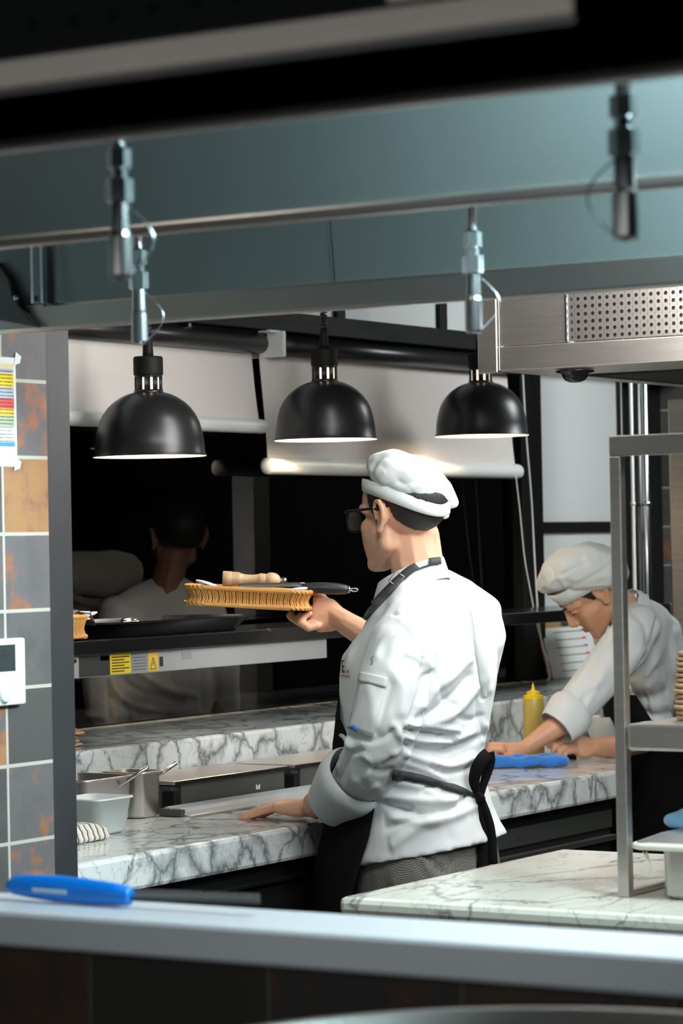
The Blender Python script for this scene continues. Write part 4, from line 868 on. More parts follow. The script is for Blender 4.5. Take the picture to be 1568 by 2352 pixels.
# ================================================================== PEOPLE
def B(px, py, z, rpx): return (P(px, py, z), rpx*z/FP)
def chain(bm, pts): capsule(bm, [B(*p) for p in pts])
def hand_prims(bm, M_, s, curls, thumb, scale=1.0, spread=.06):
    """M_: wrist frame, x to the thumb side, y to the fingers, z to the back of the hand"""
    T = lambda v: M_ @ Vector((v[0]*scale, v[1]*scale, v[2]*scale))
    q = scale
    hull(bm, [(T((.020, 0, 0)), .0165*q), (T((-.020, 0, 0)), .0160*q), (T((.030, .082, .002)), .0125*q), (T((.010, .088, .004)), .0125*q), (T((-.012, .085, .003)), .012*q), (T((-.030, .076, 0)), .011*q), (T((.026, .035, -.004)), .015*q), (T((-.028, .030, -.004)), .014*q)])
    spec = [(.029, .084, (.042, .025, .020), .0092), (.010, .090, (.046, .029, .021), .0095), (-.010, .087, (.043, .026, .020), .0090), (-.028, .078, (.033, .020, .018), .0080)]
    for i, (x, y, ls, r) in enumerate(spec):
        p = Vector((x, y, .002)); a = 0; fan = (x/.03)*spread; pts = [(T(p), r*1.12*q)]
        for j in range(3):
            a += curls[i][j]; d = Vector((math.sin(fan)*math.cos(a), math.cos(fan)*math.cos(a), -math.sin(a))); p = p+d*ls[j]; pts.append((T(p), r*(1.0-.08*j)*q))
        capsule(bm, pts)
    capsule(bm, [(T(v), r*q) for v, r in thumb])
def headframe(px, py, z, f, u):
    f = (R0*f[0]+Z0*f[1]-D0*f[2]).normalized(); u = (R0*u[0]+Z0*u[1]-D0*u[2]); u = (u-f*u.dot(f)).normalized(); l = u.cross(f)
    o = P(px, py, z); l = -l if l.dot(D0) > 0 else l
    return Matrix(((l.x, f.x, u.x, o.x), (l.y, f.y, u.y, o.y), (l.z, f.z, u.z, o.z), (0, 0, 0, 1)))
def head_prims(bm, H):
    T = lambda *v: H @ Vector(v)
    def ell(c, r): bmesh.ops.create_uvsphere(bm, u_segments=28, v_segments=18, radius=1, matrix=H @ Matrix.Translation(Vector(c)) @ Matrix.Diagonal((r[0], r[1], r[2], 1)))
    ell((0, -.012, .033), (.075, .096, .080)); ell((0, .033, .03), (.062, .058, .058)); ell((0, .033, -.03), (.058, .056, .068))
    hull(bm, [(T(.046, .006, -.060), .018), (T(-.046, .006, -.060), .018), (T(.015, .074, -.102), .016), (T(-.015, .074, -.102), .016), (T(.045, .01, -.02), .020), (T(-.045, .01, -.02), .020), (T(0, .06, -.05), .03)])
    for s in (1, -1):
        hull(bm, [(T(s*.038, .054, -.026), .025), (T(s*.044, .03, -.03), .022), (T(s*.028, .058, -.055), .022)])
        hull(bm, [(T(s*.038, .054, -.030), .024), (T(s*.028, .066, -.055), .020), (T(s*.021, .066, -.084), .018), (T(s*.040, .02, -.055), .02)])
        hull(bm, [(T(s*.012, .086, .016), .010), (T(s*.036, .078, .016), .011), (T(s*.050, .055, .014), .012)])
        capsule(bm, [(T(s*.076, .004, -.006), .0042), (T(s*.081, .004, .016), .0042), (T(s*.086, -.006, .028), .0044), (T(s*.090, -.020, .027), .0056), (T(s*.091, -.029, .012), .0056), (T(s*.088, -.027, -.006), .0055), (T(s*.083, -.018, -.020), .0060), (T(s*.080, -.008, -.031), .0078), (T(s*.076, .000, -.028), .005)])
        hull(bm, [(T(s*.074, -.014, .016), .008), (T(s*.075, -.018, -.012), .008), (T(s*.072, -.004, -.016), .008)])
        capsule(bm, [(T(s*.079, -.012, .018), .0035), (T(s*.084, -.020, .006), .0035), (T(s*.081, -.014, -.010), .0035)])
        hull(bm, [(T(s*.011, .096, -.042), .0072), (T(s*.003, .088, -.03), .008)])
        hull(bm, [(T(s*.004, .088, -.067), .0075), (T(s*.020, .080, -.070), .005)])
        hull(bm, [(T(s*.004, .088, -.078), .0075), (T(s*.018, .080, -.076), .005)])
    hull(bm, [(T(0, .090, .008), .0075), (T(0, .110, -.036), .0088), (T(0, .100, -.044), .009)])
    hull(bm, [(T(0, .084, -.055), .012), (T(0, .08, -.09), .012)]); hull(bm, [(T(.008, .080, -.103), .014), (T(-.008, .080, -.103), .014)])
def dent(me, H, c, r, d, dirv=None):
    co, no = getco(me), getno(me); p = np.array(H @ Vector(c)); w = np.exp(-(np.linalg.norm(co-p, axis=1)/r)**2)
    setco(me, co-no*(w*d)[:, None])
def to_local(me, H): 
    Hi = np.array(H.inverted()); co = getco(me); return co @ Hi[:3, :3].T + Hi[:3, 3]
def submesh(me, keep, off, name, minthick=.0):
    """copy of the kept faces, pushed outwards by off[v]"""
    co, no = getco(me), getno(me); bm = NB(); vm = {}
    polys = [tuple(p.vertices) for p in me.polygons]
    for p in polys:
        if all(keep[v] for v in p):
            for v in p:
                if v not in vm: vm[v] = bm.verts.new(Vector(co[v]+no[v]*off[v]))
            bm.faces.new([vm[v] for v in p])
    out = bpy.data.meshes.new(name); bm.to_mesh(out); bm.free(); return out
def drape_patch(bv, quadpx, off, nu=10, nv=14, thick=.0016):
    (a, b_, c, d) = [np.array(q_, float) for q_ in quadpx]; bm = NB(); rows_ = []
    for j in range(nv+1):
        v = j/nv; L_ = a+(d-a)*v; R_ = b_+(c-b_)*v; r = []
        for i in range(nu+1):
            q_ = L_+(R_-L_)*i/nu; h = drape(bv, q_[0], q_[1], off); r.append(h)
        rows_.append(r)
    vs = [[bm.verts.new(p) if p is not None else None for p in r] for r in rows_]
    for j in range(nv):
        for i in range(nu):
            q4 = (vs[j][i], vs[j][i+1], vs[j+1][i+1], vs[j+1][i])
            if all(q4): bm.faces.new(q4)
    return bm
def strip_on(bv, pts, wpx, off, dflt, thick=.0012, k=5):
    sp = smoothpts(pts, k); L_, R_ = [], []
    for i, p in enumerate(sp):
        t_ = sp[min(i+1, len(sp)-1)]-sp[max(i-1, 0)]; n = np.array([-t_[1], t_[0]]); n = n/(np.linalg.norm(n)+1e-9)
        w_ = wpx if not isinstance(wpx, (list, tuple)) else np.interp(i/(len(sp)-1), np.linspace(0, 1, len(wpx)), wpx)
        a, b_ = p[:2]-n[:2]*w_/2, p[:2]+n[:2]*w_/2
        ha = drape(bv, a[0], a[1], off, dflt); hb = drape(bv, b_[0], b_[1], off, dflt); L_.append(ha); R_.append(hb)
    bm = NB(); ribbon(bm, L_, R_, thick); return bm
# ------------------------------------------------------------------ PERSON 1
Dm = 5.95
Fm = (R0*-.89+D0*.456).normalized(); Sm = (R0*.456+D0*.89).normalized()      # facing, and from his left to his right shoulder
man = thing('person', 'cook with glasses in white jacket, white cap and black apron holding a wicker basket', 'person', Vector((P(985, 1900, Dm).x, P(985, 1900, Dm).y, 0)))
H1 = headframe(924, 1181, 5.93, (-.715, -.03, -.70), (-.02, 1, 0))
bm = NB(); head_prims(bm, H1)
chain(bm, [(938, 1225, 5.94, 52), (948, 1290, 5.95, 56), (965, 1350, 5.95, 62)])
hull(bm, [B(985, 1225, 5.955, 24), B(990, 1300, 5.965, 30), B(955, 1240, 5.96, 40)])
hull(bm, [B(968, 1390, 5.92, 34), B(1060, 1420, 6.05, 34), B(975, 1500, 5.95, 70)])
hull(bm, [B(970, 1480, 5.95, 85), B(950, 1800, 5.95, 85)])
hull(bm, [B(950, 1800, 5.95, 85), B(950, 1950, 5.90, 70), B(1020, 1950, 6.0, 70)])
def footpt(px, z): q_ = P(px, 2300, z); return Vector((q_.x, q_.y, 0))
legs1 = []
for px, z_ in ((960, 5.86), (1025, 6.04)):
    f0 = footpt(px, z_); legs1.append(f0); hip = P(px, 1960, z_); capsule(bm, [(hip, .062), (f0+Z0*.50, .045), (f0+Z0*.10, .036)])
# near arm
chain(bm, [(930, 1430, 5.79, 50), (900, 1600, 5.74, 46), (880, 1730, 5.76, 42), (820, 1800, 5.85, 40), (765, 1833, 5.91, 38), (728, 1848, 5.955, 35)])
Tp = hitZ(552, 1885, CT); hd = Vector((-1, -.03, 0)).normalized()
wr = Tp - hd*.178 + Z0*.031 + Vector((0, .030, 0))
chain(bm, [(765, 1833, 5.91, 38), (728, 1848, 5.955, 35)])
capsule(bm, [(P(735, 1846, 5.95), .032), (wr-hd*.02+Z0*.008, .026), (wr+hd*.01+Z0*.002, .022)])
Mh = Matrix(((0.03, -1, 0, wr.x), (1, -.03, 0, wr.y), (0, 0, 1, wr.z), (0, 0, 0, 1))) @ Matrix.Rotation(math.radians(-1), 4, 'X')
hand_prims(bm, Mh, 1, [(.20, .16, .02), (.21, .15, .02), (.20, .14, .02), (.22, .12, .0)], [((.022, .02, -.006), .015), ((.046, .045, -.006), .0115), ((.058, .075, -.014), .0095), ((.062, .098, -.018), .0078)], 1.08, .16)
# far arm and the hand under the basket
chain(bm, [(1090, 1430, 6.12, 46), (1040, 1590, 6.2, 42), (930, 1525, 6.22, 40), (845, 1462, 6.25, 34), (800, 1435, 6.28, 29), (772, 1416, 6.31, 26)])
zb = 6.33
hull(bm, [B(775, 1418, 6.31, 25), B(758, 1392, zb, 18), B(735, 1384, zb+.01, 15), B(722, 1420, zb-.01, 14), B(735, 1438, zb-.02, 15), B(760, 1434, zb-.02, 17), B(728, 1400, zb, 14)])
hull(bm, [B(745, 1400, 6.35, 20), B(730, 1380, 6.37, 13), B(755, 1425, 6.33, 18)])
for pts in ([(728, 1436, 6.285, 10.5), (708, 1442, 6.28, 9.8), (690, 1430, 6.285, 9), (700, 1415, 6.29, 8.2), (711, 1409, 6.292, 7.5)],
            [(724, 1430, 6.31, 10.5), (700, 1436, 6.31, 9.8), (680, 1426, 6.31, 9), (690, 1414, 6.31, 8.4)],
            [(722, 1426, 6.335, 10.5), (692, 1430, 6.34, 9.8), (668, 1418, 6.34, 9), (668, 1410, 6.34, 8)],
            [(722, 1422, 6.36, 10), (690, 1424, 6.37, 9), (664, 1414, 6.37, 8)]): chain(bm, pts)
chain(bm, [(752, 1392, 6.33, 15), (732, 1366, 6.34, 11.5), (712, 1352, 6.345, 10), (694, 1345, 6.345, 8.5)])
me = fuse(bm, .0029, 3, .5)
for s in (1, -1):
    dent(me, H1, (s*.031, .088, .000), .013, .007); dent(me, H1, (s*.079, -.004, -.004), .006, .004)
    dent(me, H1, (s*.083, -.012, .000), .0055, .004)
loc1 = to_local(me, H1); body1 = obj('body', me, M['skin'], man, smooth=True); me1 = body1.data
# world mesh copy for ray tests
def world_copy(o): m2 = o.data.copy(); m2.transform(Matrix.Translation(wloc(o))); return m2
bw1 = world_copy(body1)
y, z, x = loc1[:, 1], loc1[:, 2], np.abs(loc1[:, 0])
hl = np.interp(y, [-.13, -.09, -.075, -.05, -.034, -.03, .0, .004, .018, .024, .034, .045], [-.066, -.066, -.056, -.030, -.010, .012, .012, -.016, -.018, .0, .026, .06])
rnd = np.array([noise.noise(Vector(c)*160) for c in loc1])
inside = (z - hl) + rnd*.003
earzone = (x > .0745) & (y > -.036) & (y < .010)
keep = (inside > 0) & (z < .16) & (z > -.08) & (~earzone) & (y < .06) & (x < .095)
hair = submesh(bw1, keep, np.clip(.0012+inside*.12, .0008, .0045), 'hair'); obj('hair', hair, M['hair'], man, smooth=True)
# glasses
bm = NB()
for s in (1, -1):
    fp = []
    for k_ in range(28):
        a = 2*PI*k_/28; cx_, sx_ = math.cos(a), math.sin(a); r_ = 1
        fx = .0255*(abs(cx_)**.6)*(1 if cx_ > 0 else -1); fz = .0205*(abs(sx_)**.6)*(1 if sx_ > 0 else -1)
        fp.append(H1 @ Vector((s*.034+fx, .110-abs(s*.034+fx)*.10, -.008+fz-.002*(fz < 0))))
    tube(bm, fp, .0026, 8, closed=True)
    tube(bm, [H1 @ Vector(v) for v in ((s*.058, .104, .009), (s*.064, .103, .010), (s*.0665, .098, .011))], [.0036, .004, .0036], 8)
tube(bm, [H1 @ Vector(v) for v in ((-.010, .110, .002), (0, .1125, .004), (.010, .110, .002))], .0022, 8)
for s in (1, -1): tube(bm, [H1 @ Vector(v) for v in ((s*.0665, .099, .0115), (s*.073, .05, .013), (s*.0815, .004, .0135), (s*.080, -.012, .010))], [.0034, .0030, .0026, .002], 8)
gl = obj('glasses', bm, M['black'], man, smooth=True)
for s in (1, -1):
    bm = NB(); vs = [bm.verts.new(H1 @ Vector((s*.034+.0245*(abs(math.cos(a))**.6)*(1 if math.cos(a) > 0 else -1), .1095-abs(s*.034+.0245*math.cos(a))*.10, -.008+.0195*(abs(math.sin(a))**.6)*(1 if math.sin(a) > 0 else -1)))) for a in [2*PI*k_/24 for k_ in range(24)]]
    bm.faces.new(vs); obj('lens', bm, M['lens'], gl)
for s in (1, -1):
    bm = NB(); bmesh.ops.create_icosphere(bm, subdivisions=3, radius=.0110, matrix=H1 @ Matrix.Translation((s*.028, .066, .000))); obj('eye', bm, M['whiteplastic'], man, smooth=True)
    bm = NB(); capsule(bm, [(H1 @ Vector(v), .0022) for v in ((s*.014, .094, .017), (s*.030, .0925, .022), (s*.046, .078, .019))]); obj('eyebrow', bm, M['hair'], man, smooth=True)
# ------ cap
def make_cap(H, balls, z0, band, parent, strokes, hole=None, seed=1):
    bm = NB()
    hull(bm, [B(px, py, z0+s*dz, r) for px, py, dz, r in balls for s in (1, -1)])
    me = fuse(bm, .004, 10, .5); folds(me, [(p_, w_*1.15, a_*.75) for p_, w_, a_ in strokes]); wrinkle(me, 18, .0035, seed); wrinkle(me, 45, .0012, seed+3)
    if hole:
        co = getco(me); hx, hy, hz = project(co); n = len(hole); ins = np.ones(len(co), bool)
        for i in range(n):
            (x0, y0), (x1, y1) = hole[i], hole[(i+1) % n]; ins &= ((x1-x0)*(hy-y0)-(y1-y0)*(hx-x0)) > 0
        ins &= hz < z0
        b2 = NB(); b2.from_mesh(me); b2.verts.ensure_lookup_table(); bmesh.ops.delete(b2, geom=[b2.verts[i] for i in np.nonzero(ins)[0]], context='VERTS'); b2.to_mesh(me); b2.free()
    capo = obj('chef_hat', me, M['hatcloth'], parent, smooth=True)
    if hole: capo.modifiers.new('s', 'SOLIDIFY').thickness = .002
    # band ring
    bm = NB(); n = 64; lo, up, lo2, up2 = [], [], [], []
    for k_ in range(n):
        a = 2*PI*k_/n; p, h, q_ = band(a)
        lo.append(H @ Vector(p)); up.append(H @ Vector(q_))
    vs = [[bm.verts.new(p) for p in r_] for r_ in (lo, [l_.lerp(u_, .5)+(l_-(H @ Vector((0, 0, .03)))).normalized()*.0015 for l_, u_ in zip(lo, up)], up)]
    for r1, r2 in zip(vs, vs[1:]):
        for k_ in range(n): bm.faces.new((r1[k_], r1[(k_+1) % n], r2[(k_+1) % n], r2[k_]))
    o = obj('hat_band', bm, M['hatcloth'], capo, smooth=True); o.modifiers.new('s', 'SOLIDIFY').thickness = .0025
    return capo
def band1(a):
    c, s = math.cos(a), math.sin(a); zl_ = .022+.033*c+.013*s*s; h = .020+.006*abs(s)+(.002 if c < 0 else 0)
    return (.0815*s, -.0125+.0985*c, zl_), h, (.0800*s, -.0125+.098*c, zl_+h+.003)
zp_ = lambda x_, y_: (760+x_/4.61, 1000+y_/4.61)
hst = [([zp_(430, 420), zp_(500, 530), zp_(620, 600), zp_(760, 650), zp_(880, 650)], 5, -.004),
       ([zp_(440, 400), zp_(480, 280), zp_(640, 235), zp_(820, 240), zp_(880, 210)], 5, -.0045), ([zp_(460, 440), zp_(540, 300), zp_(700, 265), zp_(900, 270)], 7, .003),
       ([zp_(700, 470), zp_(780, 520), zp_(900, 480), zp_(1080, 430)], 4, -.004), ([zp_(560, 560), zp_(680, 500), zp_(740, 500)], 5, -.003),
       ([zp_(820, 560), zp_(960, 520), zp_(1120, 520)], 7, .003), ([zp_(400, 330), zp_(430, 400), zp_(500, 360)], 5, .003),
       ([zp_(790, 520), zp_(880, 620)], 3, -.002), ([zp_(1100, 600), zp_(1200, 690), zp_(1300, 720)], 5, -.003), ([zp_(1220, 540), zp_(1260, 640), zp_(1340, 690)], 5, .0025), ([zp_(530, 290), zp_(600, 400)], 2.5, -.0015), ([zp_(600, 300), zp_(760, 380), zp_(860, 340)], 6, .002)]
cap1 = make_cap(H1, [(870, 1070, .030, 30), (888, 1078, .045, 44), (908, 1086, .060, 53), (942, 1098, .066, 54), (975, 1112, .066, 47), (1002, 1130, .050, 36), (1022, 1145, .028, 24), (1041, 1155, .008, 12), (905, 1108, .068, 26), (940, 1124, .072, 26)], 5.935, band1, man, hst, hole=[(962, 1150), (997, 1133), (1030, 1160), (1012, 1166)])
bm = NB(); ce = H1 @ Vector((0, -.115, .0)); hull(bm, [B(1024, 1163, 5.90, 6), B(1020, 1187, 5.90, 6), B(1030, 1168, 5.92, 5), B(1027, 1186, 5.92, 4)]); obj('hat_strap', fuse(bm, .002, 2), M['hatcloth'], cap1, smooth=True)
# ------ jacket
V1 = lambda px, py, z=Dm: P(px, py, z)
secs = []
for px, py, a, b_ in ((968, 1330, .060, .055), (980, 1352, .105, .075), (990, 1378, .150, .095), (990, 1405, .182, .110), (985, 1450, .200, .130), (965, 1500, .205, .152), (962, 1560, .207, .155), (955, 1640, .200, .150), (943, 1720, .190, .145), (940, 1790, .178, .154), (948, 1860, .178, .168)):
    secs.append((V1(px, py), Sm*a, Fm*b_))
secs.append((V1(962, 1915), Sm*.184+Z0*.008, Fm*.172-Z0*.016)); secs.append((V1(968, 1948), Sm*.190+Z0*.012, Fm*.177-Z0*.026))
bm = NB(); loft(bm, secs, 48)
hull(bm, [B(975, 1335, 5.90, 30), B(1012, 1325, 6.00, 24), B(985, 1312, 5.97, 26), B(985, 1345, 5.93, 40)])
hull(bm, [B(985, 1318, 5.97, 26), B(1050, 1352, 6.05, 34), B(1112, 1402, 6.12, 40), B(1010, 1380, 6.0, 50)])
hull(bm, [B(930, 1360, 5.88, 30), B(960, 1350, 5.90, 30), B(932, 1425, 5.80, 52), B(990, 1400, 5.85, 50)])
chain(bm, [(1104, 1425, 6.12, 50), (1112, 1462, 6.12, 52), (1098, 1530, 6.14, 50), (1050, 1590, 6.17, 46), (960, 1545, 6.20, 44), (885, 1500, 6.22, 42)])
chain(bm, [(938, 1432, 5.80, 62), (925, 1480, 5.765, 80), (906, 1560, 5.735, 85), (890, 1640, 5.72, 84), (872, 1700, 5.73, 80), (856, 1748, 5.76, 74), (828, 1785, 5.81, 66), (808, 1808, 5.835, 58)])
me = fuse(bm, .0058, 6, .5)
J = lambda x_, y_: (700+x_/3.136, 1380+y_/3.136)
S = lambda pts, w_, a: ([J(*p) for p in pts], w_*.85, a*1.25)
jst = [S([(1170, -30), (1200, 180), (1240, 380), (1275, 560), (1285, 700)], 5, -.012), S([(1215, 0), (1250, 200), (1290, 420), (1320, 640)], 12, .007), S([(1120, 100), (1170, 330), (1215, 560)], 14, .005),
       S([(640, 95), (760, 130), (860, 220), (925, 340), (945, 450), (920, 520)], 3.5, -.005), S([(700, 140), (800, 240), (850, 340)], 10, .004),
       S([(925, 510), (860, 560), (840, 660), (790, 800), (740, 930)], 6, -.011), S([(855, 420), (862, 520), (845, 590)], 4, -.009), S([(720, 410), (800, 440), (850, 480)], 6, -.006), S([(870, 430), (910, 490)], 6, .006),
       S([(1160, 430), (1060, 540), (930, 640), (850, 760)], 12, .008), S([(1180, 540), (1060, 680), (940, 780), (820, 850)], 9, -.006), S([(1230, 620), (1120, 760), (1000, 850), (860, 870)], 12, .008),
       S([(1020, 60), (1015, 180), (1000, 300)], 4, -.004), S([(940, 560), (1000, 700), (1080, 760)], 9, -.004),
       S([(735, 930), (860, 950), (1000, 975), (1060, 1000)], 6, -.011), S([(740, 895), (850, 900), (980, 915), (1100, 930)], 8, .008), S([(740, 985), (870, 1010), (1040, 1010), (1200, 940)], 9, .008),
       S([(730, 1040), (850, 1075), (1000, 1080), (1180, 1020), (1290, 970)], 8, -.008), S([(730, 1100), (860, 1150), (1040, 1190), (1200, 1130)], 10, .008), S([(900, 1190), (1040, 1235), (1180, 1200)], 6, -.006), S([(720, 1170), (860, 1215), (1010, 1290)], 7, .005),
       S([(640, 1310), (760, 1330), (860, 1360), (950, 1400)], 9, .005), S([(840, 1370), (900, 1330), (960, 1340)], 4, -.005),
       S([(570, 1440), (620, 1480), (700, 1500), (760, 1500)], 6, -.009), S([(560, 1400), (680, 1420), (900, 1440), (1080, 1440)], 12, .008), S([(700, 1500), (860, 1535), (1050, 1490), (1180, 1400)], 7, -.008), S([(640, 1560), (860, 1590), (1080, 1550), (1230, 1470)], 12, .007),
       S([(640, 1760), (800, 1640), (930, 1580)], 14, .006), S([(600, 1640), (700, 1600), (840, 1560)], 8, -.005), S([(580, 1540), (590, 1700), (615, 1850)], 2.5, -.003),
       S([(1240, 700), (1260, 860), (1290, 960)], 6, -.005), S([(1300, 900), (1320, 960), (1290, 1010)], 8, .008), S([(1100, 840), (1200, 860), (1280, 830)], 7, -.005),
       # sleeve
       S([(400, 200), (340, 330), (300, 480)], 9, .005), S([(520, 400), (560, 300), (650, 240)], 10, .005), S([(640, 900), (690, 980), (700, 1060), (650, 1110)], 9, .007), S([(720, 960), (690, 1090), (560, 1190)], 7, -.007), S([(330, 960), (440, 1010), (560, 990), (640, 920)], 8, -.005),
       S([(240, 960), (300, 990), (330, 1060)], 7, .007), S([(250, 1040), (330, 1090), (400, 1080)], 7, -.006), S([(330, 1080), (290, 1200), (240, 1280)], 4, -.004), S([(210, 1060), (260, 1120), (240, 1200)], 6, .005), S([(440, 1180), (540, 1230), (620, 1210)], 8, -.005), S([(360, 1290), (440, 1360), (520, 1330)], 7, .004), S([(470, 640), (500, 760), (520, 900)], 14, .004), S([(620, 600), (560, 780), (520, 960)], 10, -.004),
       S([(640, 520), (700, 640), (690, 800)], 14, .005), S([(420, 1110), (470, 1180), (440, 1270)], 7, .005)]
folds(me, jst); wrinkle(me, 14, .003, 4); wrinkle(me, 34, .0016, 9)
jacket = obj('jacket', me, M['cloth'], man, smooth=True); wj = world_copy(jacket); bvj = bvh_of(wj)
# rolled cuff, open at the wrist
def ringpts(c_, ax, rad, rd, n=40):
    ax = ax.normalized(); s1 = ax.cross(D0).normalized(); s2 = ax.cross(s1).normalized()
    return [c_+s1*rad*math.cos(2*PI*k_/n)+s2*rd*math.sin(2*PI*k_/n) for k_ in range(n)]
def cuff(rings, name, parent, th=.003, ripple=.0):
    bm = NB(); vs = []
    for j, (c_, ax, ra, rd) in enumerate(rings):
        pr = ringpts(c_, ax, ra, rd); vs.append([bm.verts.new(p+(p-c_).normalized()*ripple*math.sin(k_*.9+j*1.7)) for k_, p in enumerate(pr)])
    n = len(vs[0])
    for r1, r2 in zip(vs, vs[1:]):
        for k_ in range(n): bm.faces.new((r1[k_], r1[(k_+1) % n], r2[(k_+1) % n], r2[k_]))
    o = obj(name, bm, M['cloth'], parent, smooth=True); s_ = o.modifiers.new('s', 'SOLIDIFY'); s_.thickness = th; sb = o.modifiers.new('ss', 'SUBSURF'); sb.levels = 1; sb.render_levels = 1; return o
ax_ = P(754, 1852, 5.93)-P(812, 1793, 5.84); m_ = 5.88/FP
cuff([(P(824, 1778, 5.80), ax_, 74*m_, 66*m_), (P(815, 1789, 5.805), ax_, 87*m_, 72*m_), (P(802, 1804, 5.82), ax_+Z0*-.0, 84*m_, 70*m_), (P(780, 1828, 5.86), ax_, 72*m_, 62*m_), (P(758, 1850, 5.89), ax_, 62*m_, 54*m_)], 'cuff', jacket, ripple=.0012)
# collar
cN = P(943, 1312, 5.95); cc_ = []
bm = NB(); top, bot, n = [], [], 48
for k_ in range(n+1):
    a = -PI*.93+2*PI*.93*k_/n      # opening at the throat
    d_ = -Fm*math.cos(a)+Sm*-math.sin(a); lift = -Fm.dot(d_)*.030
    top.append(cN+d_*.069+Z0*(lift)); bot.append(cN+d_*.083+Z0*(lift*1.05-.046))
ribbon(bm, top, bot, .0014); obj('collar', bm, M['cloth'], jacket, smooth=False)
# sleeve pocket, pen, lettering
bm = drape_patch(bvj, [(833, 1544), (889, 1557), (856, 1690), (800, 1672)], .0022); o = obj('sleeve_pocket', bm, M['cloth'], jacket, smooth=True); o.modifiers.new('s', 'SOLIDIFY').thickness = .0018
bm = drape_patch(bvj, [(831, 1543), (892, 1557), (886, 1579), (826, 1565)], .0045, 10, 4); o = obj('pocket_flap', bm, M['cloth'], jacket, smooth=True); o.modifiers.new('s', 'SOLIDIFY').thickness = .0018
bm = strip_on(bvj, [(801, 1671), (830, 1679), (857, 1690)], 3, .004, 5.7, .001); obj('pocket_edge', bm, M['pgrey'], jacket)
bm = strip_on(bvj, [(806, 1671), (815, 1670), (826, 1679)], [3, 9, 5], .006, 5.7, .0016); obj('pen_clip', bm, M['bluecloth'], jacket, smooth=True)
bm = strip_on(bvj, [(857, 1508), (853, 1514), (856, 1519), (853, 1526)], [1.5, 2.2, 3.6, 4], .001, 5.7, .0004); obj('sleeve_print', bm, M['pgrey'], jacket)
a, b_ = drape(bvj, 781, 1543, .002), drape(bvj, 804, 1547, .002)
if a is not None and b_ is not None:
    tm = NB()
    for ch, p0, p1 in (('T', 779, 786), ('E', 787, 797), ('.', 799, 806)):
        q0, q1 = drape(bvj, p0, 1545, .0025), drape(bvj, p1, 1545, .0025)
        if q0 is None or q1 is None: continue
        dd = (q1-q0).normalized(); o = textbm(ch, .038, q0, dd, Z0); t2 = bpy.data.meshes.new('t'); o.to_mesh(t2); o.free(); tm.from_mesh(t2)
    obj('chest_lettering', tm, M['ink'], jacket)
    bm = strip_on(bvj, [(783, 1552), (792, 1553), (805, 1553)], 2.2, .0018, 5.9, .0004); obj('chest_line', bm, M['red'], jacket)
bm = strip_on(bvj, [(1074, 1366), (1084, 1400), (1095, 1450), (1103, 1510), (1108, 1560), (1111, 1600)], [3, 8, 12, 15, 16, 6], .0055, 5.95, .0012); obj('back_pleat', bm, M['cloth'], jacket, smooth=True)
# ------ trousers
bm = NB(); loft(bm, [(V1(968, 1880), Sm*.165, Fm*.13), (V1(975, 1930), Sm*.180, Fm*.145), (V1(974, 1990), Sm*.180, Fm*.156), (V1(974, 2060), Sm*.178, Fm*.150)], 40)
for f0, (px, z_) in zip(legs1, ((960, 5.86), (1025, 6.04))):
    capsule(bm, [(P(px, 2010, z_), .102), (f0+Z0*.55, .08), (f0+Z0*.10, .066)])
me = fuse(bm, .007, 5); folds(me, [S([(820, 1800), (880, 1840), (940, 1880), (980, 1940)], 8, -.006), S([(760, 1790), (860, 1880), (900, 1960)], 9, .005), S([(1010, 1760), (1060, 1840), (1050, 1900)], 9, -.004), S([(475, 1900), (480, 2060)], 2, -.002)])
obj('trousers', me, M['check'], man, smooth=True)
for f0 in legs1:
    bm = NB(); f_ = Fm; hull(bm, [(f0+Z0*.035-f_*.03, .034), (f0+Z0*.045-f_*.02, .04), (f0+Z0*.03+f_*.12, .03), (f0+Z0*.026+f_*.16, .024)]); obj('shoe', fuse(bm, .006, 3), M['blackrubber'], man, smooth=True)
# ------ apron
bm = NB(); rows_ = []
asec = [(1590, 963, .210, .158, 40), (1640, 957, .205, .158, 52), (1700, 946, .198, .156, 74), (1765, 941, .190, .163, 96), (1800, 941, .184, .170, 92), (1840, 944, .182, .175, 91), (1900, 942, .186, .182, 88), (1985, 930, .186, .190, 83), (2085, 918, .184, .188, 78), (2200, 908, .180, .172, 76), (2350, 905, .180, .165, 75)]
nu = 36
for py, px, a, b_, e in asec:
    c_ = V1(px, py); r_ = []
    for i in range(nu+1):
        phi = math.radians(-e+2*e*i/nu) ; r_.append(c_+Fm*b_*math.cos(phi)-Sm*a*math.sin(phi)+Fm*.003*math.sin(i*.8+py*.01))
    rows_.append(r_)
vs = [[bm.verts.new(p) for p in r_] for r_ in rows_]
for j in range(len(vs)-1):
    for i in range(nu): bm.faces.new((vs[j][i], vs[j][i+1], vs[j+1][i+1], vs[j+1][i]))
apron = obj('apron', bm, M['blackcloth'], man, smooth=True); apron.modifiers.new('s', 'SOLIDIFY').thickness = .002
bm = strip_on(bvj, [(900, 1777), (935, 1782), (985, 1793), (1035, 1809), (1075, 1823), (1102, 1833)], [24, 22, 20, 18, 12, 8], .004, 5.83, .0014); obj('waist_tie', bm, M['strap'], apron, smooth=True)
zt_ = 5.86
hh = drape(bvj, 1095, 1830, .01); zt_ = (hh-CAM).dot(FW)-.012 if hh is not None else 5.86
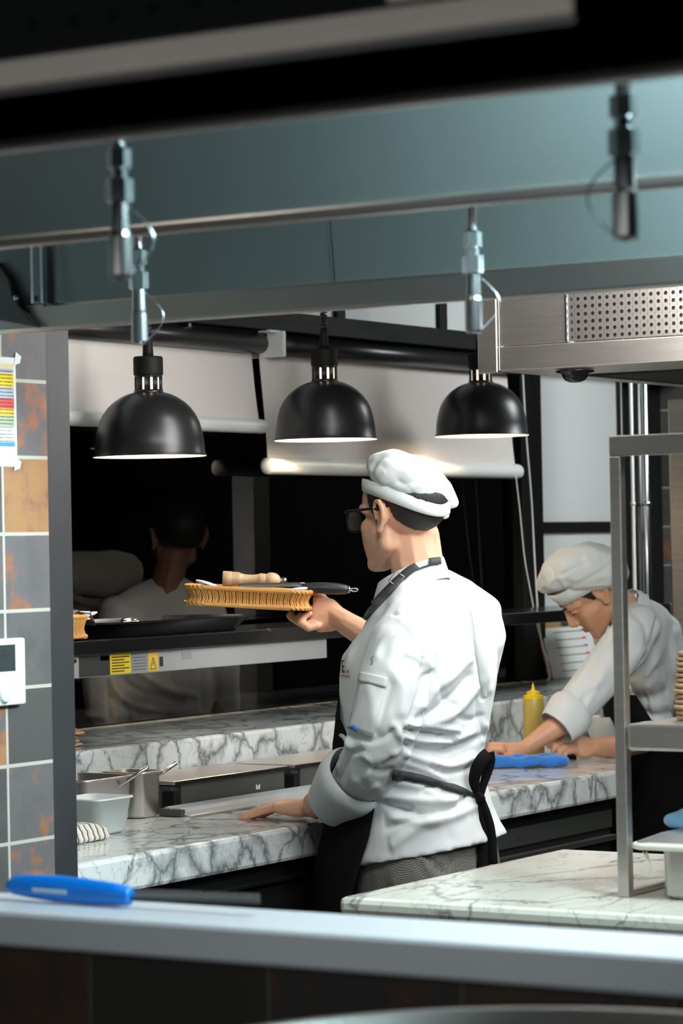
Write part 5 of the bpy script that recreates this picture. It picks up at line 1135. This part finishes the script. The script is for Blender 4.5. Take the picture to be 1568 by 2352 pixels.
def loopstrip(pts, wpx):
    sp = smoothpts(pts, 6); L_, R_ = [], []
    for i, p in enumerate(sp):
        t_ = sp[min(i+1, len(sp)-1)]-sp[max(i-1, 0)]; n = np.array([-t_[1], t_[0]]); n /= (np.linalg.norm(n)+1e-9)
        w_ = np.interp(i/(len(sp)-1), np.linspace(0, 1, len(wpx)), wpx); z_ = zt_+p[2]
        L_.append(P(p[0]-n[0]*w_/2, p[1]-n[1]*w_/2, z_)); R_.append(P(p[0]+n[0]*w_/2, p[1]+n[1]*w_/2, z_))
    b = NB(); ribbon(b, L_, R_, .0013); return b
bm = loopstrip([(1101, 1834, 0), (1089, 1797, -.01), (1095, 1766, -.015), (1108, 1743, -.012), (1121, 1729, 0)], [13, 25, 30, 30, 27]); obj('tie_loop', bm, M['blackcloth'], apron, smooth=True)
bm = loopstrip([(1121, 1729, 0), (1124, 1748, .010), (1117, 1778, .012), (1110, 1802, .008), (1103, 1834, 0)], [27, 26, 22, 18, 12]); obj('tie_loop', bm, M['blackcloth'], apron, smooth=True)
bm = loopstrip([(1101, 1828, -.004), (1108, 1870, -.004), (1112, 1920, -.006), (1108, 2010, -.01)], [14, 17, 22, 34]); obj('tie_tail', bm, M['blackcloth'], apron, smooth=True)
bm = loopstrip([(1104, 1828, -.006), (1118, 1865, -.006), (1130, 1910, -.008), (1133, 1985, -.01)], [12, 15, 15, 20]); obj('tie_tail', bm, M['blackcloth'], apron, smooth=True)
bm = NB(); hull(bm, [B(1099, 1826, zt_-.008, 8), B(1107, 1834, zt_-.008, 8), B(1100, 1838, zt_-.006, 8)]); obj('tie_knot', bm, M['blackcloth'], apron, smooth=True)
# neck strap over collar and shoulder
b3 = NB(); b3.from_mesh(wj); 
for o_ in jacket.children:
    if o_.name.startswith('collar'): t2 = world_copy(o_); b3.from_mesh(t2)
tmp = bpy.data.meshes.new('t'); b3.to_mesh(tmp); b3.free(); bv3 = bvh_of(tmp)
bm = strip_on(bv3, [(1008, 1289), (990, 1291), (965, 1298), (940, 1312), (916, 1335), (892, 1360), (868, 1386), (850, 1406), (838, 1424)], [17, 17, 17, 17, 18, 18, 18, 16, 12], .005, 5.93, .0012); st = obj('neck_strap', bm, M['strap'], apron, smooth=True)
bc_ = drape(bv3, 917, 1334, .016, 5.88); e1 = (P(926, 1322, 5.88)-P(909, 1345, 5.88)).normalized(); e2 = (P(927, 1341, 5.88)-P(907, 1328, 5.88)).normalized()
bm = NB(); cs = [bc_+e1*a*.0125+e2*b_*.0105 for a, b_ in ((1, 1), (1, -1), (-1, -1), (-1, 1))]; tube(bm, cs, .0012, 8, closed=True); obj('buckle', bm, M['galv'], st, smooth=True)
# ------------------------------------------------------------------ BASKET and its things
z0_ = 6.34
bl, br = P(428, 1386, z0_), P(713, 1400, z0_); ctr = (bl+br)/2; ax = (br-bl).normalized(); ay = Z0.cross(ax).normalized(); upb = ax.cross(ay); ay = ay
basket(ctr, ax, ay, (br-bl).length/2, .098, 40*z0_/FP, 'wicker basket raised in the right hand of the cook with glasses')
def Q(px, py, dz=0): return P(px, py, z0_+dz)
# pepper mill
t = thing('pepper_mill', 'turned pale wooden pepper mill lying in the held basket', 'pepper mill', Q(575, 1330)); a, b_ = Q(511, 1329, .02), Q(648, 1333, .02); d_ = (b_-a).normalized(); L_ = (b_-a).length; s = z0_/FP
pf = [(0, 0), (16, 0), (17.5, 2), (17.5, 20), (16, 22), (17.5, 25), (15.5, 28), (17, 31), (15.5, 34), (16.5, 37), (14, 42), (11.5, 52), (11, 68), (12, 78), (14, 86), (15.5, 89), (13.5, 92), (15.5, 95), (13, 98), (14, 101), (17, 107), (17.5, 114), (16, 122), (12, 129), (6, 133), (0.1, 134)]
b = NB(); lathe(b, a, [(r_*s, h_*s) for r_, h_ in pf], 32, d_); obj('mill_body', b, M['wood'], t, smooth=True)
b = NB(); lathe(b, a+d_*133*s, [(0.1*s, 0), (4*s, 0), (4*s, 3*s), (6*s, 5*s), (7*s, 9*s), (5.5*s, 14*s), (.1*s, 16*s)], 20, d_); obj('mill_knob', b, M['galv'], t, smooth=True)
t = thing('grater', 'long steel grater with a fat black handle sticking out of the held basket', 'grater', Q(690, 1350))
bm = NB(); a, b_ = Q(548, 1348, -.05), Q(690, 1345, -.03); d2 = (b_-a).normalized(); obox(bm, (a+b_)/2, (b_-a)/2, (Z0.cross(d2)).normalized()*.012, Z0*.0022)
for k_ in range(-1, 2, 2): obox(bm, (a+b_)/2+Z0*.004, (b_-a)/2, (Z0.cross(d2)).normalized()*.0015*1, Z0*.0035)
obj('blade', bm, M['galv'], t, bevel=.0008)
a = Q(684, 1348, -.03); b_ = Q(800, 1354, -.03); d2 = (b_-a).normalized(); pf = [(0.1, 0), (5, 0), (8, 4), (10, 20), (12, 40), (13.5, 65), (13, 90), (11, 108), (8.5, 116), (.1, 117)]
b = NB(); lathe(b, a, [(r_*s, h_*s) for r_, h_ in pf], 28, d2); obj('handle', b, M['blackrubber'], t, smooth=True)
b = NB(); c_ = a+d2*117*s; lathe(b, c_-d2*2*s, [(.1*s, 0), (8*s, 0), (8*s, 3*s), (5*s, 5*s), (.1*s, 6*s)], 20, d2); obj('end_cap', b, M['galv'], t, smooth=True)
b = NB(); tube(b, [c_+d2*(11+9*math.cos(a_))*s+Z0*3.4*math.sin(a_)*s for a_ in [2*PI*k_/20 for k_ in range(20)]], 1.6*s, 8, closed=True); obj('hanging_loop', b, M['galv'], t, smooth=True)
spoonflat(Q(540, 1356, -.07), Q(500, 1348, -.07), Q(450, 1333, -.07), .017, 'napkin', 'pale spoon propped up at the left end of the held basket')
spoonflat(Q(470, 1356, -.075), Q(505, 1353, -.075), Q(553, 1352, -.075), .014, 'napkin', 'pale spoon lying in the middle of the held basket, before the mill')
spoonflat(Q(625, 1361, -.075), Q(660, 1357, -.075), Q(706, 1351, -.075), .013, 'napkin', 'pale spoon at the right end of the held basket beneath the black handle')
# ------------------------------------------------------------------ PERSON 2
man2 = thing('person', 'cook bending over the marble counter, white cap and white jacket, black apron', 'person', Vector((P(1535, 1700, 8.05).x, P(1535, 1700, 8.05).y, 0)))
H2 = headframe(1358, 1350, 7.68, (-.714, -.69, -.09), (-.685, .668, .285))
bm = NB(); head_prims(bm, H2)
chain(bm, [(1386, 1366, 7.68, 42), (1420, 1392, 7.70, 44), (1455, 1425, 7.72, 46)])
hull(bm, [B(1455, 1440, 7.70, 40), B(1490, 1440, 7.78, 34), B(1505, 1560, 7.83, 34)])
hull(bm, [B(1505, 1560, 7.83, 34), B(1530, 1700, 8.0, 48)])
legs2 = []
for px, z_ in ((1510, 7.98), (1565, 8.12)):
    f0 = footpt(px, z_+.1); legs2.append(f0); hip = P(px, 1740, z_); capsule(bm, [(hip, .07), (f0+Z0*.48, .048), (f0+Z0*.10, .036)])
chain(bm, [(1468, 1445, 7.6, 40), (1410, 1530, 7.52, 34), (1350, 1600, 7.5, 32), (1290, 1660, 7.47, 28), (1240, 1694, 7.45, 22), (1205, 1718, 7.44, 18)])
zf = 7.42
hull(bm, [B(1200, 1722, 7.43, 17), B(1180, 1728, zf, 18), B(1150, 1722, zf, 16), B(1160, 1738, zf-.02, 15), B(1155, 1722, zf+.05, 15), B(1188, 1722, zf+.04, 16)])
for k_, (dz, dy) in enumerate(((-.035, 4), (-.012, 0), (.012, -2), (.036, -3))):
    chain(bm, [(1152, 1718+dy, zf+dz, 11), (1127, 1716+dy, zf+dz, 10), (1122, 1732+dy, zf+dz, 9), (1138, 1740+dy, zf+dz, 9)])
chain(bm, [(1175, 1736, zf-.04, 9), (1155, 1744, zf-.05, 8), (1138, 1744, zf-.05, 7)])
chain(bm, [(1516, 1450, 7.87, 30), (1526, 1596, 7.93, 18), (1500, 1660, 7.84, 20), (1470, 1704, 7.76, 29), (1410, 1716, 7.62, 27), (1362, 1716, 7.56, 21)])
hull(bm, [B(1360, 1716, 7.56, 20), B(1330, 1702, 7.54, 17), B(1318, 1716, 7.53, 13), B(1330, 1727, 7.53, 13), B(1345, 1728, 7.54, 14), B(1320, 1702, 7.56, 12)])
for pts in ([(1316, 1702, 7.53, 8.5), (1290, 1694, 7.51, 7.6), (1268, 1700, 7.50, 7), (1260, 1714, 7.50, 6.3)], [(1316, 1708, 7.52, 8.5), (1292, 1704, 7.50, 7.6), (1273, 1712, 7.49, 7), (1270, 1724, 7.49, 6.3)],
            [(1318, 1716, 7.51, 8.2), (1298, 1714, 7.49, 7.4), (1283, 1722, 7.48, 6.6), (1284, 1732, 7.48, 6)], [(1324, 1724, 7.50, 7.6), (1307, 1724, 7.48, 6.6), (1296, 1731, 7.47, 6), (1297, 1738, 7.47, 5.5)],
            [(1335, 1700, 7.54, 11), (1312, 1688, 7.53, 8.5), (1288, 1686, 7.52, 7.2), (1272, 1690, 7.52, 6.2)]): chain(bm, pts)
me = fuse(bm, .0032, 3, .5)
for s in (1, -1):
    dent(me, H2, (s*.031, .088, .000), .013, .006); dent(me, H2, (s*.083, -.012, .000), .0055, .004); dent(me, H2, (s*.007, .101, -.049), .003, .002)
loc2 = to_local(me, H2); body2 = obj('body', me, M['skin2'], man2, smooth=True); bw2 = world_copy(body2); y, z, x = loc2[:, 1], loc2[:, 2], np.abs(loc2[:, 0])
hl = np.interp(y, [-.13, -.09, -.075, -.05, -.034, -.03, .0, .004, .016, .024, .034, .055, .07], [-.066, -.066, -.056, -.030, -.010, .012, .012, -.006, -.010, .008, .026, .05, .09])
inside = (z-hl)+np.array([noise.noise(Vector(c)*160) for c in loc2])*.003
keep = (inside > 0) & (z < .16) & (z > -.08) & (~((x > .0745) & (y > -.036) & (y < .008))) & (y < .07) & (x < .095)
obj('hair', submesh(bw2, keep, np.clip(.001+inside*.1, .0008, .004), 'hair'), M['hair'], man2, smooth=True)
for s in (1, -1):
    bm = NB(); bmesh.ops.create_icosphere(bm, subdivisions=3, radius=.0122, matrix=H2 @ Matrix.Translation((s*.031, .0735, .000))); obj('eyelid', bm, M['skin2'], man2, smooth=True)
    bm = NB(); capsule(bm, [(H2 @ Vector(v), r_) for v, r_ in (((s*.013, .0945, .0165), .0030), ((s*.026, .0940, .0215), .0034), ((s*.046, .0785, .0185), .0018))]); obj('eyebrow', bm, M['hair'], man2, smooth=True)
    bm = NB(); capsule(bm, [(H2 @ Vector(v), .0012) for v in ((s*.020, .0825, -.005), (s*.031, .0865, -.0062), (s*.043, .0795, -.004))]); obj('eyelashes', bm, M['hair'], man2, smooth=True)
bm = NB(); hull(bm, [(H2 @ Vector((0, .0955, -.078)), .0045), (H2 @ Vector((.018, .0845, -.0755)), .0022), (H2 @ Vector((-.018, .0845, -.0755)), .0022), (H2 @ Vector((0, .0955, -.070)), .0038)]); obj('lips', bm, M['lip'], man2, smooth=True)
def band2(a):
    c, s = math.cos(a), math.sin(a); zl_ = .014+.021*c+.008*s*s; h = .037
    return (.0815*s, -.008+.1035*c, zl_), h, (.083*s, -.008+.106*c, zl_+h+.004)
Z2 = lambda x_, y_: (1080+x_/3.213, 1220+y_/3.213)
h2 = [([Z2(500, 330), Z2(580, 260), Z2(620, 330)], 4, -.004), ([Z2(590, 400), Z2(640, 330), Z2(700, 400)], 5, .004), ([Z2(660, 330), Z2(760, 270), Z2(850, 240)], 4, -.003), ([Z2(820, 160), Z2(830, 260)], 6, -.003), ([Z2(690, 450), Z2(830, 370), Z2(960, 300), Z2(1040, 240)], 5, -.004), ([Z2(570, 440), Z2(640, 460), Z2(690, 450)], 5, -.004), ([Z2(880, 130), Z2(960, 150), Z2(1030, 210)], 6, .003), ([Z2(540, 400), Z2(600, 420)], 5, .004)]
cap2 = make_cap(H2, [(1249, 1346, .010, 18), (1264, 1331, .03, 30), (1288, 1314, .06, 46), (1318, 1304, .085, 53), (1352, 1299, .092, 55), (1384, 1303, .088, 51), (1404, 1312, .06, 40)], 7.68, band2, man2, h2, seed=5)
# jacket 2
F2 = (R0*-.93+D0*-.37).normalized(); S2 = (R0*-.37+D0*.93).normalized()
def V2(px, py, z): return P(px, py, z)
bm = NB()
hull(bm, [B(1436, 1420, 7.66, 26), B(1452, 1395, 7.74, 26), B(1476, 1400, 7.78, 28), B(1500, 1425, 7.80, 42), B(1462, 1440, 7.62, 50), B(1512, 1440, 7.90, 40), B(1440, 1455, 7.72, 40)])
hull(bm, [B(1500, 1425, 7.80, 42), B(1462, 1440, 7.62, 50), B(1512, 1440, 7.90, 40), B(1500, 1560, 7.80, 58), B(1505, 1540, 7.92, 50), B(1480, 1540, 7.70, 44)])
hull(bm, [B(1500, 1560, 7.80, 58), B(1505, 1540, 7.92, 50), B(1525, 1610, 7.88, 52), B(1540, 1610, 7.98, 48), B(1505, 1600, 7.78, 40)])
chain(bm, [(1466, 1440, 7.60, 52), (1432, 1490, 7.54, 58), (1388, 1545, 7.52, 54), (1340, 1600, 7.50, 49), (1305, 1640, 7.48, 46)])
chain(bm, [(1520, 1450, 7.85, 46), (1532, 1570, 7.92, 48), (1500, 1680, 7.80, 40)])
me = fuse(bm, .0062, 6)
S3 = lambda pts, w_, a: ([Z2(*p) for p in pts], w_, a)
folds(me, [S3([(1380, 640), (1330, 860), (1200, 1080)], 5, -.010), S3([(1440, 640), (1390, 900), (1300, 1050)], 9, .007), S3([(1500, 700), (1470, 1000), (1450, 1250)], 8, -.006), S3([(1270, 1180), (1310, 1320), (1330, 1390)], 4, -.009), S3([(1220, 1250), (1290, 1380)], 6, .006),
           S3([(1040, 780), (900, 980), (780, 1140)], 2.5, -.004), S3([(990, 870), (950, 860), (860, 1010)], 2.5, -.003), S3([(760, 1280), (800, 1300), (840, 1240), (900, 1180)], 6, -.007), S3([(720, 1260), (640, 1210), (660, 1180)], 5, -.006), S3([(1000, 1020), (900, 1180), (840, 1300)], 9, .006), S3([(1050, 720), (1000, 760), (960, 800)], 5, .005), S3([(1200, 600), (1290, 700), (1310, 850)], 7, -.006)])
wrinkle(me, 16, .003, 14); wrinkle(me, 36, .0014, 19)
jk2 = obj('jacket', me, M['cloth'], man2, smooth=True)
ax2 = P(1272, 1676, 7.46)-P(1318, 1628, 7.49); m_ = 7.48/FP
cuff([(P(1322, 1622, 7.49), ax2, 50*m_, 48*m_), (P(1314, 1632, 7.485), ax2, 58*m_, 54*m_), (P(1295, 1652, 7.475), ax2, 54*m_, 52*m_), (P(1275, 1674, 7.46), ax2, 46*m_, 46*m_)], 'cuff', jk2, ripple=.0015)
cN = P(1438, 1402, 7.71); bm = NB(); top, bot = [], []; nx = (P(1386, 1362, 7.68)-P(1450, 1412, 7.72)).normalized(); s1 = nx.cross(D0).normalized(); s2_ = nx.cross(s1)
for k_ in range(49):
    a = -PI*.92+2*PI*.92*k_/48+PI*.0; d_ = s1*math.cos(a)+s2_*math.sin(a); top.append(cN+d_*.060+nx*.014); bot.append(cN+d_*.070-nx*.016)
ribbon(bm, top, bot, .0014); obj('collar', bm, M['cloth'], jk2)
# trousers + apron 2
bm = NB(); loft(bm, [(V2(1520, 1600, 7.92), S2*.155, F2*.115), (V2(1535, 1700, 8.02), S2*.17, F2*.12), (V2(1540, 1800, 8.07), S2*.17, F2*.12)], 36)
for f0, (px, z_) in zip(legs2, ((1510, 7.98), (1565, 8.12))): capsule(bm, [(P(px, 1790, z_+.04), .10), (f0+Z0*.5, .08), (f0+Z0*.09, .066)])
obj('trousers', fuse(bm, .009, 4), M['check'], man2, smooth=True)
for f0 in legs2:
    bm = NB(); hull(bm, [(f0+Z0*.035-F2*.03, .034), (f0+Z0*.045-F2*.02, .04), (f0+Z0*.03+F2*.12, .03), (f0+Z0*.026+F2*.16, .024)]); obj('shoe', fuse(bm, .006, 3), M['blackrubber'], man2, smooth=True)
bm = NB(); rows_ = []
for py, px, a, b_, e, z_ in ((1590, 1507, .19, .145, 34, 7.86), (1645, 1516, .188, .150, 48, 7.92), (1668, 1520, .19, .150, 112, 7.95), (1690, 1524, .188, .148, 116, 7.97), (1760, 1532, .19, .150, 125, 8.05), (1900, 1535, .20, .16, 135, 8.08), (2050, 1535, .21, .17, 135, 8.08)):
    c_ = V2(px, py, z_); rows_.append([c_+F2*b_*math.cos(phi)-S2*a*math.sin(phi) for phi in [math.radians(-e+2*e*i/36) for i in range(37)]])
vs = [[bm.verts.new(p) for p in r_] for r_ in rows_]
for j in range(len(vs)-1):
    for i in range(36): bm.faces.new((vs[j][i], vs[j][i+1], vs[j+1][i+1], vs[j+1][i]))
ap2 = obj('apron', bm, M['blackcloth'], man2, smooth=True); ap2.modifiers.new('s', 'SOLIDIFY').thickness = .002

# ------------------------------------------------------------------ PERSON 3, behind the dark window
F3 = (D0*.9-R0*.44).normalized(); S3v = (R0*.9+D0*.44).normalized(); zq = 8.5
man3 = thing('person', 'dim figure in a pale shirt standing with back turned behind the dark window', 'person', Vector((P(375, 1500, zq).x, P(375, 1500, zq).y, 0)))
H3 = headframe(405, 1235, zq, (-.44, -.10, -.9), (0, 1, 0))
bm = NB(); head_prims(bm, H3); chain(bm, [(400, 1260, zq, 38), (388, 1320, zq, 38), (380, 1370, zq, 40)])
hull(bm, [B(310, 1410, zq-.05, 20), B(440, 1410, zq+.05, 20), B(375, 1600, zq, 45), B(372, 1720, zq, 50)])
l3 = []
for px in (335, 410):
    f0 = footpt(px, zq); l3.append(f0); capsule(bm, [(P(px, 1730, zq), .07), (f0+Z0*.48, .048), (f0+Z0*.10, .036)])
for s, x0 in ((-1, 250), (1, 490)):
    chain(bm, [(x0+s*-10, 1410, zq+s*.05, 22), (x0+s*8, 1540, zq+s*.05, 20), (x0+s*6, 1680, zq-.03, 19)]); chain(bm, [(x0+s*6, 1680, zq-.06, 24), (x0+s*4, 1720, zq-.07, 20)])
    for k_ in range(4): chain(bm, [(x0+s*4-9+6*k_, 1722, zq-.07, 8), (x0+s*4-9+6*k_, 1752, zq-.07, 7), (x0+s*4-8+5*k_, 1770, zq-.06, 6)])
    chain(bm, [(x0-s*12, 1712, zq-.07, 9), (x0-s*18, 1738, zq-.07, 8)])
me = fuse(bm, .005, 3); loc3 = to_local(me, H3); bd3 = obj('body', me, mat('skin_dimmed', (.30, .15, .09), .5), man3, smooth=True); bw3 = world_copy(bd3)  # skin colour darkened to stand for the dimness behind the window
keep = (loc3[:, 2] > np.interp(loc3[:, 1], [-.1, -.03, .0, .05, .07], [-.06, -.01, .01, .05, .09])) & (loc3[:, 2] < .16) & (np.abs(loc3[:, 0]) < .078) & (loc3[:, 1] < .08)
obj('hair', submesh(bw3, keep, np.full(len(loc3), .008), 'hair'), M['hair'], man3, smooth=True)
bm = NB(); hull(bm, [B(280, 1400, zq-.05, 36), B(470, 1396, zq+.05, 36), B(345, 1352, zq, 26), B(410, 1348, zq, 26), B(330, 1560, zq, 60), B(420, 1560, zq, 60)])
hull(bm, [B(330, 1560, zq, 66), B(420, 1560, zq, 66), B(325, 1665, zq, 66), B(425, 1665, zq, 66)])
chain(bm, [(268, 1410, zq-.06, 44), (232, 1530, zq-.05, 46), (232, 1610, zq-.06, 44), (246, 1670, zq-.07, 36)]); chain(bm, [(478, 1410, zq+.06, 44), (506, 1530, zq+.05, 46), (508, 1610, zq+.04, 44), (496, 1670, zq+.03, 36)])
me = fuse(bm, .008, 6)
K3 = lambda x_, y_: (x_*.3189, 1250+y_*.3189)
folds(me, [([K3(780, 980), K3(860, 1100), K3(1100, 1200), K3(1450, 1210)], 7, .014), ([K3(800, 1100), K3(950, 1200), K3(1200, 1240)], 6, -.012), ([K3(950, 1190), K3(980, 1260), K3(1200, 1250), K3(1450, 1215)], 6, .012), ([K3(800, 920), K3(1000, 1060), K3(1300, 1130)], 7, -.010), ([K3(1000, 920), K3(1200, 1040), K3(1440, 1100)], 8, .010), ([K3(1440, 900), K3(1460, 1200)], 6, -.016), ([K3(770, 960), K3(790, 1250)], 5, -.016), ([K3(580, 1190), K3(640, 1230), K3(740, 1240)], 6, .010)])
wrinkle(me, 14, .006, 3); obj('shirt', me, M['cloth'], man3, smooth=True)
bm = NB(); hull(bm, [B(325, 1690, zq, 62), B(425, 1690, zq, 62), B(330, 1760, zq, 64), B(420, 1760, zq, 64)])
for f0, px in zip(l3, (335, 410)): capsule(bm, [(P(px, 1770, zq), .095), (f0+Z0*.5, .075), (f0+Z0*.09, .06)])
obj('trousers', fuse(bm, .01, 4), M['blackcloth'], man3, smooth=True)
for f0 in l3:
    bm = NB(); hull(bm, [(f0+Z0*.035-F3*.03, .034), (f0+Z0*.045-F3*.02, .04), (f0+Z0*.03+F3*.12, .03), (f0+Z0*.026+F3*.16, .024)]); obj('shoe', fuse(bm, .008, 3), M['blackrubber'], man3, smooth=True)
# ================================================================== LIGHT
w = bpy.data.worlds.new('world'); scene.world = w; w.use_nodes = True; nt = w.node_tree; bg = nt.nodes['Background']
tcw = N(nt, 'ShaderNodeTexCoord'); sp = N(nt, 'ShaderNodeSeparateXYZ'); nt.links.new(tcw.outputs['Generated'], sp.inputs[0])
mr = N(nt, 'ShaderNodeMapRange', clamp=True); nt.links.new(sp.outputs['Z'], mr.inputs[0]); mr.inputs[1].default_value = -.03; mr.inputs[2].default_value = .16; mr.inputs[3].default_value = .015; mr.inputs[4].default_value = .42
nt.links.new(mr.outputs[0], bg.inputs[1]); bg.inputs[0].default_value = (1, .98, .94, 1)
light('AREA', 'overhead_fill', (-1.7, 5.2, 2.6), 8, (.93, .99, 1), 1.0, 1.4, target=(-2.8, 5.2, 1))
light('AREA', 'overhead_fill', (-3.0, 7.9, 2.7), 26, (.95, .99, 1), 1.0, 1.2, target=(-3.8, 7.6, 1))  # added light to brighten the far blinds and white panels
light('AREA', 'overhead_fill', (-3.0, 5.6, 2.7), 20, (1, .96, .92), .6, 2.4, target=(-4.4, 6.3, 1.6))  # added light aimed at the window wall and blinds
light('AREA', 'overhead_fill', (-.6, 4.35, 2.3), 13, (.97, .98, 1), 1.0, .7, target=(-2.8, 5.0, 1.2))  # added fill on the first cook, no fixture there
l5 = light('AREA', 'hood_fill', (-2.3, 4.12, 2.15), 3.4, (1, .97, .92), .8, .2, target=(-2.9, 5.3, 1.0)); l5.data.spread = math.radians(150)  # added fill for the first cook's left side, hidden behind the canopy
l6 = light('AREA', 'hood_lamp', (-1.22, ya-.18, 2.26), 12, (.72, .95, 1), .4, .15, target=(-1.85, ya+.03, 2.0)); l6.data.spread = math.radians(110)
l7 = light('AREA', 'hood_lamp', (-.95, yc-.18, 2.28), 8, (.72, .95, 1), .4, .15, target=(-1.35, yc+.03, 2.02)); l7.data.spread = math.radians(110)
l8 = light('AREA', 'hood_fill', (-.9, 3.05, 2.45), 9, (.85, .96, 1), 1.4, .25, target=(-.9, 2.95, 0)); l8.data.spread = math.radians(120)  # added light to brighten the top of the foreground ledge
l9 = light('AREA', 'hood_fill', (-2.2, yc-.2, 2.4), .7, (1, .93, .8), .8, .15, target=(-2.4, yc-.02, 1.9))  # added weak warm light for the left of the middle hood panel
vs = scene.view_settings; scene.display_settings.display_device = 'sRGB'
vs.view_transform = 'Standard'; vs.look = 'None'; vs.gamma = 1; vs.use_curve_mapping = False; vs.exposure = 1.2
